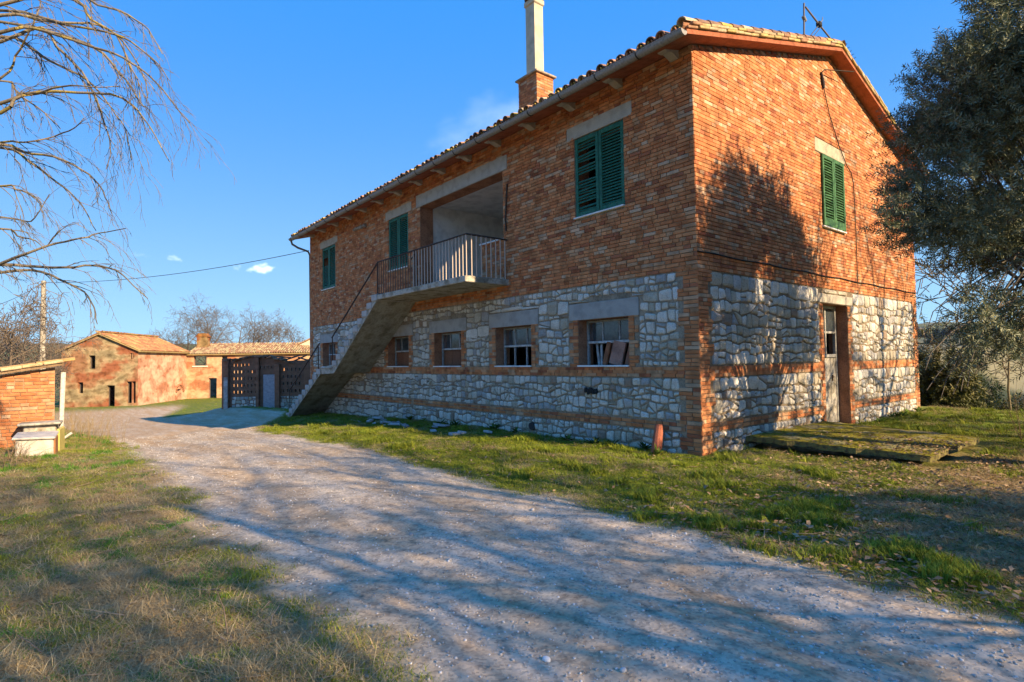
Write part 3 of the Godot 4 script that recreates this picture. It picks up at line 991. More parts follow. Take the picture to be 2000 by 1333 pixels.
func tile_color() -> Color:
	var t := rng.randf()
	var c := Color(0.42, 0.2, 0.11).lerp(Color(0.5, 0.3, 0.18), rng.randf())
	if t < 0.3: c = Color(0.58, 0.44, 0.28)
	elif t < 0.45: c = Color(0.26, 0.16, 0.11)
	elif t < 0.6: c = Color(0.52, 0.36, 0.1)
	return shade(c, R(0.85, 1.12))

func roof(house: Node3D) -> void:
	var m := WID / 2
	var x0 := -LEN - 0.3
	var x1 := 0.28
	var zf := 0.56
	var col := L(0.44, 0.15, 0.075)
	var b := Buf.new()
	for s in [1.0, -1.0]:
		var e := Vector3(0, under(0.0) - SLOPE * zf, zf if s > 0 else -WID - zf)
		var r := Vector3(0, under(-m), -m)
		var t := Vector3(0, 0.07, 0)
		var A := [e + X * x0, e + X * x1, r + X * x1, r + X * x0]
		if s > 0:
			b.quad(A[3], A[2], A[1], A[0], col); b.quad(A[0] + t, A[1] + t, A[2] + t, A[3] + t, col); b.quad(A[0], A[1], A[1] + t, A[0] + t, col)
			b.quad(A[1], A[2], A[2] + t, A[1] + t, col); b.quad(A[3], A[0], A[0] + t, A[3] + t, col)
		else:
			b.quad(A[0], A[1], A[2], A[3], col); b.quad(A[3] + t, A[2] + t, A[1] + t, A[0] + t, col); b.quad(A[1], A[0], A[0] + t, A[1] + t, col)
			b.quad(A[2], A[1], A[1] + t, A[2] + t, col); b.quad(A[0], A[3], A[3] + t, A[0] + t, col)
	var rf := put("roof", b, M.tile, house)
	var dn := Vector3(0, -SLOPE, 1).normalized()
	var shapes := []
	var chan := []
	for k in 6:
		shapes.append(tile_shape(0.088, 0.07, 0.44, true, tile_color()))
	for k in 3: chan.append(tile_shape(0.085, 0.07, 0.44, false, tile_color()).mesh(M.tile))
	var sm := shapes.map(func(q): return q.mesh(M.tile))
	var plain := tile_shape(0.088, 0.07, 0.44, true, Color.WHITE, false)
	var dish := tile_shape(0.085, 0.07, 0.44, false, Color.WHITE, false)
	var all := Buf.new()
	var ncol := int((x1 - x0 - 0.1) / 0.213)
	for s in [1.0, -1.0]:
		var dd := Vector3(0, dn.y, dn.z * s)
		var bas := Basis(X * s, dd.cross(X * s), dd)
		for k in ncol:
			var x: float = x0 + 0.12 + k * 0.213
			for r in 16:
				var dist := 0.62 - r * 0.365 / 1.0
				var o := Vector3(x, under(0.0) + 0.075, 0.0 if s > 0 else -WID) + dd * dist * 1.0
				if dist < -5.35: continue
				var jit := Basis(bas.y, R(-0.05, 0.05)) * bas
				if r == 0 and s > 0:
					put_mesh("roof_tile", sm[rng.randi() % 6], Transform3D(jit, o + bas.y * (0.055 + R(-0.01, 0.015)) + dd * R(-0.04, 0.06)), rf)
					put_mesh("roof_tile", chan[rng.randi() % 3], Transform3D(bas, o + bas.y * 0.09 + X * 0.1065 + dd * 0.02), rf)
				else:
					all.add(plain, Transform3D(jit, o + bas.y * (0.055 + R(-0.006, 0.01))), tile_color())
					all.add(dish, Transform3D(bas, o + bas.y * 0.09 + X * 0.1065), tile_color())
	for k in 52:                                         # ridge
		all.add(plain, Transform3D(Basis(Z, Y, -X).scaled(Vector3(1, 1.3, 1.3)), Vector3(x0 + 0.05 + k * 0.34, under(-m) + 0.13, -m)), tile_color())
	put("tiling", all, M.tile, rf).set_meta("kind", "stuff")
	for s in [1.0, -1.0]:                                # flat tiles along the gable's edge, two deep, and the half pipes on them
		var dd := Vector3(0, dn.y, dn.z * s)
		var bas := Basis(X, dd.cross(X) if s > 0 else X.cross(dd), dd)
		bas = Basis(X * s, Vector3(0, dn.z, -dn.y * s), dd)
		var ny := bas.y
		for lay_ in 2:
			for k in 22:
				var o := Vector3(0, under(0.0) + 0.075, 0.0 if s > 0 else -WID) + dd * (0.56 - (k + 0.5) * 0.283 - lay_ * 0.1)
				if o.z < -m and s > 0 or o.z > -m and s < 0: continue
				b = Buf.new()
				var cc := Color(0.58, 0.44, 0.28).lerp(Color(0.56, 0.42, 0.14), rng.randf()) if rng.randf() < 0.75 else Color(0.42, 0.24, 0.14)
				b.cbox(Vector3.ZERO, Vector3(0.32, R(0.038, 0.052), 0.272), 0.008, cc)
				put("verge_tile", b, M.tile, rf).transform = Transform3D(bas.rotated(ny, R(-0.03, 0.03)), o + X * (0.155 + R(-0.015, 0.02)) + ny * (0.03 + lay_ * 0.05))
		for k in 17:
			var o := Vector3(0.2, under(0.0) + 0.2, 0.0 if s > 0 else -WID) + dd * (0.6 - k * 0.36)
			if o.z < -m and s > 0 or o.z > -m and s < 0: continue
			put_mesh("roof_tile", sm[rng.randi() % 6], Transform3D(bas, o), rf)
	# gutter
	var zc := 0.66
	var yc := 6.43
	b = Buf.new()
	var n := 9
	var zinc := L(0.3, 0.29, 0.27)
	for q in n:
		var a := PI + PI * q / n
		var e := PI + PI * (q + 1) / n
		for rr in [[0.078, 1.0], [0.072, -1.0]]:
			var p0 := Vector3(0, sin(a) * rr[0], cos(a) * rr[0])
			var p1 := Vector3(0, sin(e) * rr[0], cos(e) * rr[0])
			var o0 := Vector3(x0, yc, zc)
			var o1 := Vector3(x1 + 0.02, yc, zc)
			if rr[1] < 0: b.quad(o0 + p0, o1 + p0, o1 + p1, o0 + p1, zinc)
			else: b.quad(o0 + p1, o1 + p1, o1 + p0, o0 + p0, zinc)
		b.tri(Vector3(x1 + 0.02, yc, zc), Vector3(x1 + 0.02, yc + sin(a) * 0.078, zc + cos(a) * 0.078), Vector3(x1 + 0.02, yc + sin(e) * 0.078, zc + cos(e) * 0.078), zinc)
	for e in [0.076, -0.076]: b.tube([Vector3(x0, yc, zc + e), Vector3(x1 + 0.02, yc, zc + e)], [0.009, 0.009], 6, zinc)
	var gut := put("gutter", b, M.metal, house)
	for k in 20:
		b = Buf.new()
		var pts := []
		for q in 9: pts.append(Vector3(0, sin(PI + PI * q / 8.0) * 0.083, cos(PI + PI * q / 8.0) * 0.083))
		pts.append(Vector3(0, 0.03, 0.06))
		b.tube(pts, pts.map(func(_q): return 0.011), 5, L(0.07, 0.06, 0.05))
		put("bracket", b, M.iron, gut).position = Vector3(-0.55 - k * 0.88, yc, zc)
	b = Buf.new()
	var dp := [Vector3(x0 + 0.08, yc - 0.06, zc), Vector3(x0 + 0.08, yc - 0.2, zc - 0.04), Vector3(x0 + 0.1, yc - 0.32, zc - 0.25), Vector3(x0 + 0.22, yc - 0.45, 0.05), Vector3(x0 + 0.24, yc - 0.6, -0.02), Vector3(x0 + 0.24, 0.6, -0.06)]
	b.tube(dp, dp.map(func(_q): return 0.042), 8, L(0.2, 0.19, 0.18), true)
	put("downpipe", b, M.metal, house)
	# corbels
	var prof := PackedVector2Array([Vector2(-0.05, 0.0), Vector2(-0.05, -0.15), Vector2(0.06, -0.15), Vector2(0.14, -0.125), Vector2(0.22, -0.105), Vector2(0.28, -0.125), Vector2(0.36, -0.13), Vector2(0.38, -0.11), Vector2(0.38, -0.07)])
	for k in 15:
		b = Buf.new()
		b.prism(prof, Vector3(-0.09, 6.588, 0), Z, Y, X * 0.15, L(0.5, 0.47, 0.4))
		put("corbel", b, M.cast, house).position = Vector3(-0.3 - k * 1.175, 0, 0)

func stair(house: Node3D) -> void:
	var zo := 1.17
	var conc := L(0.47, 0.44, 0.38)
	var b := Buf.new()
	b.cbox(Vector3(-6.85, 3.29, zo / 2), Vector3(4.2, 0.135, zo + 0.01), 0.012, conc)       # balcony slab
	put("balcony", b, M.concrete, house)
	var st := Node3D.new()
	st.name = "stair"
	house.add_child(st, true)
	b = Buf.new()
	var prof := PackedVector2Array([Vector2(-8.9, 3.22), Vector2(-8.9, 3.4), Vector2(-12.0, 1.5), Vector2(-13.0, 1.42), Vector2(-16.9, -0.62), Vector2(-16.4, -0.62), Vector2(-13.02, 1.2), Vector2(-11.9, 1.24)])
	prof.reverse()
	b.prism(prof, Vector3(0, 0, 0.0), X, Y, Z * zo, conc)
	put("flight", b, M.concrete, st)
	var tread := L(0.5, 0.47, 0.42)
	for k in 10:
		b = Buf.new()
		b.cbox(Vector3(0, 0, 0), Vector3(0.32, 0.17, zo + 0.02), 0.012, tread)
		put("step", b, M.cast, st).position = Vector3(-9.06 - k * 0.31, 3.29 - k * 0.194, zo / 2 + 0.012)
	b = Buf.new()
	b.cbox(Vector3.ZERO, Vector3(1.05, 0.05, zo + 0.02), 0.01, tread)
	put("landing", b, M.concrete, st).position = Vector3(-12.52, 1.41, zo / 2 + 0.012)
	for k in 11:
		b = Buf.new()
		b.cbox(Vector3(0, 0, 0), Vector3(0.35, 0.17, zo + 0.02), 0.012, tread)
		put("step", b, M.cast, st).position = Vector3(-13.18 - k * 0.34, 1.28 - k * 0.179, zo / 2 + 0.012)
	# railing
	var rust := L(0.07, 0.05, 0.04)
	var pale := L(0.56, 0.46, 0.38)
	b = Buf.new()
	var zr := zo - 0.04
	b.tube([Vector3(-4.76, 4.24, 0.03), Vector3(-4.76, 4.24, zr), Vector3(-8.93, 4.24, zr), Vector3(-12.15, 2.34, zr)], [0.022, 0.022, 0.022, 0.022], 6, rust, true)
	b.tube([Vector3(-13.2, 2.2, zr), Vector3(-16.25, 0.55, zr)], [0.022, 0.022], 6, rust, true)
	var rail := put("railing", b, M.iron, house)
	var bar := Buf.new()
	bar.box(Vector3(0, 0.43, 0), Vector3(0.018, 0.87, 0.018), pale)
	var barm := bar.mesh(M.iron)
	var bar2 := Buf.new()
	bar2.box(Vector3(0, 0.43, 0), Vector3(0.018, 0.87, 0.018), L(0.2, 0.12, 0.08))
	var barm2 := bar2.mesh(M.iron)
	for k in 32: put_mesh("baluster", barm if k < 18 else barm2, Transform3D(Basis(), Vector3(-4.77 - k * 0.132, 3.358, zr)), rail)
	for k in 8: put_mesh("baluster", barm, Transform3D(Basis(), Vector3(-4.76, 3.358, zr - 0.13 - k * 0.13)), rail)
	for e in [[-8.95, 3.3, 0.93], [-12.1, 1.42, 0.92], [-13.3, 1.3, 0.84], [-16.15, -0.3, 0.9]]:
		b = Buf.new()
		b.tube([Vector3(e[0], e[1], zr), Vector3(e[0], e[1] + e[2], zr)], [0.016, 0.016], 6, rust, true)
		put("post", b, M.iron, rail)
	b = Buf.new()
	b.tube([Vector3(-8.75, 3.5, 0.08), Vector3(-8.75, 4.65, 0.08)], [0.045, 0.04], 7, L(0.08, 0.05, 0.035), true)
	b.tube([Vector3(-8.75, 4.6, 0.08), Vector3(-8.45, 4.3, 0.4)], [0.015, 0.015], 5, L(0.08, 0.05, 0.035), true)
	put("iron_post", b, M.iron, house)

func chimney(house: Node3D) -> void:
	var b := Buf.new()
	b.box(Vector3(-5.38, 7.72, -1.48), Vector3(0.68, 1.7, 0.54), L(0.3, 0.17, 0.1))
	var ch := put("chimney", b, M.mortar, house)
	var list := []
	for k in 25: row_bricks(list, -5.73, -5.03, 6.94 + k * 0.0668, 0.056)
	lay(list, Vector3(0, 0, -1.2), X, Y, Z, ch)
	list = []
	for k in 25: row_bricks(list, 1.2, 1.76, 6.94 + k * 0.0668, 0.056)
	lay(list, Vector3(-5.03, 0, 0), -Z, Y, X, ch)
	b = Buf.new()
	b.cbox(Vector3(-5.38, 8.6, -1.48), Vector3(0.82, 0.05, 0.68), 0.01, L(0.45, 0.38, 0.3))
	put("chimney_cap", b, M.concrete, ch)
	b = Buf.new()
	var cr := L(0.6, 0.52, 0.38)
	var lo := [Vector3(-5.55, 8.62, -1.33), Vector3(-5.22, 8.62, -1.33), Vector3(-5.22, 8.62, -1.62), Vector3(-5.55, 8.62, -1.62)]
	for q in 4:
		var a: Vector3 = lo[q]
		var e: Vector3 = lo[(q + 1) % 4]
		b.quad(a, e, e + Vector3(0, 1.95, 0), a + Vector3(0, 1.95, 0), cr)
	b.cbox(Vector3(-5.385, 10.53, -1.475), Vector3(0.4, 0.14, 0.36), 0.02, cr)
	put("chimney_shaft", b, M.cast, ch)
	b = Buf.new()
	b.tube([Vector3(-5.385, 10.6, -1.475), Vector3(-5.385, 10.72, -1.475), Vector3(-5.385, 10.85, -1.475), Vector3(-5.385, 11.0, -1.475)], [0.24, 0.26, 0.2, 0.03], 12, L(0.09, 0.045, 0.035), true)
	put("chimney_pot", b, M.iron, ch)


# ---------------------------------------------------------------- the other buildings
func tiled_slope(all: Buf, e0: Vector3, e1: Vector3, r0: Vector3, r1: Vector3, pal: Array, step := 0.24) -> void:   # rows of half pipes from the eave e0-e1 up to the ridge r0-r1
	var n := int(e0.distance_to(e1) / step)
	var plain := tile_shape(0.1, 0.085, 0.5, true, Color.WHITE, false)
	for k in n:
		var t := (k + 0.5) / n
		var a := e0.lerp(e1, t)
		var b := r0.lerp(r1, t)
		var d := (a - b).normalized()
		var x := (e1 - e0).normalized()
		var y := d.cross(x).normalized()
		if y.y < 0.0:
			x = -x
			y = -y
		var rows := int(a.distance_to(b) / 0.42)
		for r in rows + 1:
			all.add(plain, Transform3D(Basis(x, y, d).rotated(y, R(-0.05, 0.05)), a - d * r * 0.42 + y * R(0.0, 0.03)), shade(pal[rng.randi() % pal.size()], R(0.8, 1.15)))

func slab(b: Buf, a: Vector3, c: Vector3, d: Vector3, e: Vector3, th: float, col: Color) -> void:   # a thick sheet
	var n := (c - a).cross(d - a).normalized()
	if n.y < 0: n = -n
	var q := [a, c, d, e]
	var p := q.map(func(w): return w + n * th)
	b.quad(p[0], p[1], p[2], p[3], col); b.quad(q[3], q[2], q[1], q[0], col)
	for k in 4: b.quad(q[k], q[(k + 1) % 4], p[(k + 1) % 4], p[k], col)

func far_buildings() -> void:
	var fh := Vector3(fwd.x, 0, fwd.z).normalized()
	var rh := Vector3(rgt.x, 0, rgt.z).normalized()
	rh = fh.cross(Y).normalized()
	var t := deg_to_rad(7.7)
	var wd := fh * cos(t) - rh * sin(t)
	var rd := rh * cos(t) + fh * sin(t)
	var c0 := px(268, 797, 47.0)
	c0.y -= 0.35
	var pal := [Color(0.46, 0.22, 0.1), Color(0.5, 0.26, 0.12), Color(0.4, 0.18, 0.09), Color(0.5, 0.36, 0.14)]
	# the gabled house
	var h := thing("old_farmhouse", "derelict farmhouse with peeling pink plaster and stained gable end", "house", c0)
	var w := 5.8
	var eh := 5.05
	var rg := 6.45
	var ln := 9.4
	var o := rd * -w
	var gh := [Rect2(2.05, 3.65, 0.5, 1.1), Rect2(5.2, 4.4, 0.25, 0.5), Rect2(1.25, 1.65, 0.4, 0.9), Rect2(3.45, 0.3, 0.6, 1.95), Rect2(4.95, 0.75, 0.7, 1.8)]
	var b := Buf.new()
	plate(b, o, rd, Y, -wd, Rect2(0, -1, w, eh + 1), gh, 0.45, L(0.5, 0.43, 0.33), L(0.6, 0.5, 0.4))
	b.prism(PackedVector2Array([Vector2(0, eh), Vector2(w, eh), Vector2(w / 2, rg)]), o, rd, Y, wd * 0.45, L(0.5, 0.43, 0.33))
	put("gable_wall", b, M.oldwall, h)
	b = Buf.new()
	plate(b, Vector3.ZERO, wd, Y, rd, Rect2(0.005, -1, ln, eh + 1), [Rect2(7.3, 0.3, 0.9, 1.25)], 0.45, L(0.62, 0.48, 0.37), L(0.5, 0.38, 0.3))
	put("side_wall", b, M.peeling, h)
	b = Buf.new()                                        # a brick arch and buttress by the cellar door
	for k in 9:
		var a := PI * k / 8.0
		b.cbox(wd * (7.75 + cos(a) * 0.75) + Y * (1.35 + sin(a) * 0.62) + rd * 0.03, Vector3(0.22, 0.16, 0.22), 0.02, shade(L(0.44, 0.2, 0.11), R(0.8, 1.2)), Basis(rd, Y, -wd))
	put("brick_arch", b, M.brick, h)
	b = Buf.new()
	plate(b, o + wd * ln, rd, Y, wd, Rect2(0, -1, w, eh + 1), [], 0.3, L(0.5, 0.4, 0.3))
	plate(b, o, wd, Y, -rd, Rect2(0.005, -1, ln, eh + 1), [], 0.3, L(0.5, 0.4, 0.3))
	put("back_wall", b, M.peeling, h)
	var up := Y * 0.02
	b = Buf.new()
	var e0 := Y * (eh - 0.1) + rd * 0.3 - wd * 0.25
	var e1 := Y * (eh - 0.1) + rd * 0.3 + wd * (ln + 0.2)
	var f0 := o + Y * (eh - 0.1) - rd * 0.3 - wd * 0.25
	var f1 := f0 + wd * (ln + 0.45)
	var r0 := o * 0.5 + Y * rg - wd * 0.25
	var r1 := r0 + wd * (ln + 0.45)
	slab(b, e0 + up, e1 + up, r1 + up, r0 + up, 0.08, L(0.45, 0.32, 0.14))
	slab(b, f0 + up, f1 + up, r1 + up, r0 + up, 0.08, L(0.45, 0.32, 0.14))
	var rf := put("roof", b, M.tile, h)
	b = Buf.new()
	tiled_slope(b, e0 + Y * 0.13, e1 + Y * 0.13, r0 + Y * 0.13, r1 + Y * 0.13, pal)
	tiled_slope(b, f0 + Y * 0.13, f1 + Y * 0.13, r0 + Y * 0.13, r1 + Y * 0.13, pal)
	put("tiling", b, M.tile, rf).set_meta("kind", "stuff")
	for q in gh: frame_far(h, o + rd * (q.position.x + q.size.x / 2) + Y * q.position.y + wd * 0.3, rd, wd, q.size)
	# the long low wing
	var p1 := c0 + wd * ln
	var g := thing("farm_wing", "long low farm wing with tiled roof joined to the derelict house", "house", p1)
	var wl := 14.5
	b = Buf.new()
	var hb := [Rect2(0.65, 3.75, 1.2, 1.0), Rect2(2.05, 0.3, 0.75, 2.2), Rect2(3.3, 3.4, 0.5, 1.3), Rect2(6.0, 3.4, 0.7, 1.2)]
	plate(b, Vector3.ZERO, rd, Y, -wd, Rect2(0.005, -1.2, wl, 6.05), hb, 0.45, L(0.6, 0.44, 0.3), L(0.5, 0.38, 0.3))
	put("front_wall", b, M.peeling, g)
	b = Buf.new()
	plate(b, rd * wl, wd, Y, rd, Rect2(0.0, -1.2, 6.0, 6.05), [], 0.4, L(0.66, 0.54, 0.4))
	plate(b, wd * 6.0, rd, Y, wd, Rect2(0.0, -1.2, wl, 6.05), [], 0.4, L(0.66, 0.54, 0.4))
	put("back_wall", b, M.peeling, g)
	b = Buf.new()
	e0 = Y * 4.8 - wd * 0.35
	e1 = e0 + rd * (wl + 0.2)
	r0 = Y * 5.85 + wd * 3.0
	r1 = r0 + rd * (wl + 0.2)
	f0 = Y * 4.8 + wd * 6.3
	f1 = f0 + rd * (wl + 0.2)
	slab(b, e0, e1, r1, r0, 0.08, L(0.45, 0.32, 0.14))
	slab(b, f0, f1, r1, r0, 0.08, L(0.45, 0.32, 0.14))
	rf = put("roof", b, M.tile, g)
	b = Buf.new()
	tiled_slope(b, e0 + Y * 0.1, e1 + Y * 0.1, r0 + Y * 0.1, r1 + Y * 0.1, [Color(0.42, 0.26, 0.14), Color(0.5, 0.36, 0.2), Color(0.36, 0.2, 0.12), Color(0.52, 0.42, 0.22)])
	put("tiling", b, M.tile, rf).set_meta("kind", "stuff")
	for q in hb: frame_far(g, rd * (q.position.x + q.size.x / 2) + Y * q.position.y + wd * 0.3, rd, wd, q.size)
	b = Buf.new()
	b.box(rd * 0.7 + wd * 2.2 + Y * 6.1, Vector3(1.0, 1.2, 0.8), L(0.46, 0.34, 0.2), Basis(rd, Y, -wd))
	b.prism(PackedVector2Array([Vector2(-0.62, 0), Vector2(0.62, 0), Vector2(0.3, 0.38), Vector2(-0.3, 0.38)]), rd * 0.7 + wd * 1.75 + Y * 6.72, rd, Y, wd * 0.9, L(0.45, 0.24, 0.1))
	put("chimney", b, M.oldwall, g)
	# a cream barn end behind the ruin
	var c2 := px(541, 700, 60.0)
	c2.y = -1.9
	var barn := thing("cream_barn", "cream plastered barn end rising behind the ruined brick shed", "barn", c2)
	b = Buf.new()
	b.prism(PackedVector2Array([Vector2(0, 0), Vector2(5.5, 0), Vector2(5.5, 6.2), Vector2(4.0, 6.2), Vector2(0, 4.4)]), Vector3.ZERO, rh, Y, fh * 4.0, L(0.72, 0.6, 0.45))
	put("wall", b, M.plaster, barn)
	b = Buf.new()
	slab(b, Vector3(0, 4.42, 0) - rh * 0.3 - fh * 0.2 - Y * 0.13, Vector3(0, 6.24, 0) + rh * 4.0 - fh * 0.2, Vector3(0, 6.24, 0) + rh * 4.0 + fh * 4.0, Vector3(0, 4.29, 0) - rh * 0.3 + fh * 4.0, 0.1, L(0.44, 0.26, 0.13))
	put("roof", b, M.tile, barn)
	# the perforated brick ruin
	var s0 := px(437, 802, 30.0)
	var sh := thing("brick_ruin", "ruined brick shed with rows of vent holes and boarded grey door", "shed", s0)
	sh.scale = Vector3.ONE * 0.833
	b = Buf.new()
	var vh := []
	for r in 5:
		for k in 7:
			if r == 4 and k > 4: continue
			vh.append(Rect2(0.55 + k * 0.235 + R(-0.02, 0.02), 1.05 + r * 0.43, 0.11, 0.17))
	for r in 4:
		for k in 5: vh.append(Rect2(3.75 + k * 0.26 + R(-0.02, 0.02), 1.1 + r * 0.45, 0.12, 0.18))
	for k in 4: vh.append(Rect2(2.3 + k * 0.24, 2.62, 0.12, 0.15))
	vh.append(Rect2(2.48, 0.0, 0.78, 2.25))
	plate(b, Vector3.ZERO, rh, Y, -fh, Rect2(0.3, -0.8, 5.2, 3.9), vh, 0.14, L(0.3, 0.155, 0.095), L(0.3, 0.15, 0.09))
	b.prism(PackedVector2Array([Vector2(0.3, 3.1), Vector2(3.9, 3.1), Vector2(2.1, 3.42)]), Vector3.ZERO, rh, Y, fh * 0.14, L(0.3, 0.155, 0.095))
	put("front_wall", b, M.brick, sh)
	for e in [[0.16, 0.42, 3.3], [2.2, 0.2, 3.3], [3.45, 0.3, 2.9], [5.4, 0.4, 2.7]]:
		b = Buf.new()
		b.cbox(rh * e[0] + Y * (e[2] / 2 - 0.4), Vector3(e[1], e[2] + 0.8, 0.42), 0.02, L(0.36, 0.17, 0.1), Basis(rh, Y, -fh))
		put("pillar", b, M.brick, sh)
	b = Buf.new()
	b.cbox(rh * 0.22 - fh * 0.23 + Y * 1.0, Vector3(0.26, 2.2, 0.04), 0.01, L(0.6, 0.56, 0.56), Basis(rh, Y, -fh))
	put("board", b, M.concrete, sh)
	b = Buf.new()
	b.cbox(rh * 2.87 + fh * 0.03 + Y * 1.08, Vector3(0.76, 2.3, 0.05), 0.01, L(0.5, 0.47, 0.5), Basis(rh, Y, -fh))
	put("door", b, M.paint, sh)
	list_stones(sh, rh, fh)
	b = Buf.new()
	for k in 34:                                         # what is left of the tiles, slipping along the broken wall top
		var q := k / 33.0
		var top := 3.12 + 0.32 * (1.0 - absf(q * 1.8 - 0.9) / 0.9) if q < 0.9 else 3.0
		b.cbox(rh * (0.2 + q * 4.1) + Y * (top + R(-0.06, 0.08)) + fh * R(-0.1, 0.3), Vector3(R(0.18, 0.4), R(0.05, 0.09), R(0.3, 0.6)), 0.015, shade(L(0.3, 0.18, 0.11), R(0.6, 1.2)), Basis(rh, Y, -fh).rotated(fh, R(-0.25, 0.25) + (-0.15 if q < 0.45 else 0.15)).rotated(Y, R(-0.3, 0.3)))
	put("roof", b, M.tile, sh)
	for k in 7:
		b = Buf.new()
		var q := rh * (3.4 + k * 0.45) + Y * (3.1 + R(-0.1, 0.25)) + fh * R(0.2, 1.5)
		b.cbox(q, Vector3(R(0.8, 1.8), 0.09, 0.14), 0.01, L(0.12, 0.1, 0.08), Basis(rh, Y, -fh).rotated(fh, R(-0.5, 0.3)).rotated(Y, R(-0.6, 0.6)))
		put("beam", b, M.wood, sh)
	b = Buf.new()
	plate(b, rh * 5.6, fh, Y, rh, Rect2(0, -0.8, 3.0, 3.2), [], 0.14, L(0.3, 0.155, 0.095))
	put("side_wall", b, M.brick, sh)
	b = Buf.new()                                        # the back wall, broken through in a few places
	var gaps := [Rect2(1.15, 1.0, 0.35, 0.9), Rect2(4.3, 1.2, 0.5, 0.9), Rect2(2.5, 2.2, 0.4, 0.5), Rect2(0.4, 2.3, 0.3, 0.3)]
	plate(b, fh * 2.6, rh, Y, -fh, Rect2(0.0, -0.8, 5.6, 3.6), gaps, 0.14, L(0.34, 0.2, 0.13), L(0.34, 0.2, 0.13))
	put("back_wall", b, M.brick, sh)

func list_stones(sh: Node3D, rh: Vector3, fh: Vector3) -> void:
	stones(Rect2(0.5, -0.5, 1.6, 1.35), [], -fh * 0.01, rh, Y, -fh, sh, 0.26)
	stones(Rect2(3.6, -0.5, 1.7, 1.35), [], -fh * 0.01, rh, Y, -fh, sh, 0.26)
	settle_stones(40)

func frame_far(h: Node3D, at: Vector3, rd: Vector3, wd: Vector3, s: Vector2) -> void:   # frame with mullion, set back in its opening
	var b := Buf.new()
	var bs := Basis(rd, Y, -wd)
	var c := L(0.1, 0.08, 0.07)
	for e in [-1, 1]: b.box(at + rd * e * (s.x / 2 - 0.03) + Y * s.y / 2, Vector3(0.06, s.y, 0.06), c, bs)
	b.box(at + Y * (s.y - 0.03), Vector3(s.x - 0.12, 0.06, 0.06), c, bs)
	put("window_frame", b, M.wood, h)
	if s.x > 1.0:
		b = Buf.new()
		b.box(at + Y * -0.06 - wd * 0.25, Vector3(s.x + 0.25, 0.12, 0.3), L(0.7, 0.64, 0.52), bs)
		put("sill", b, M.plaster, h)

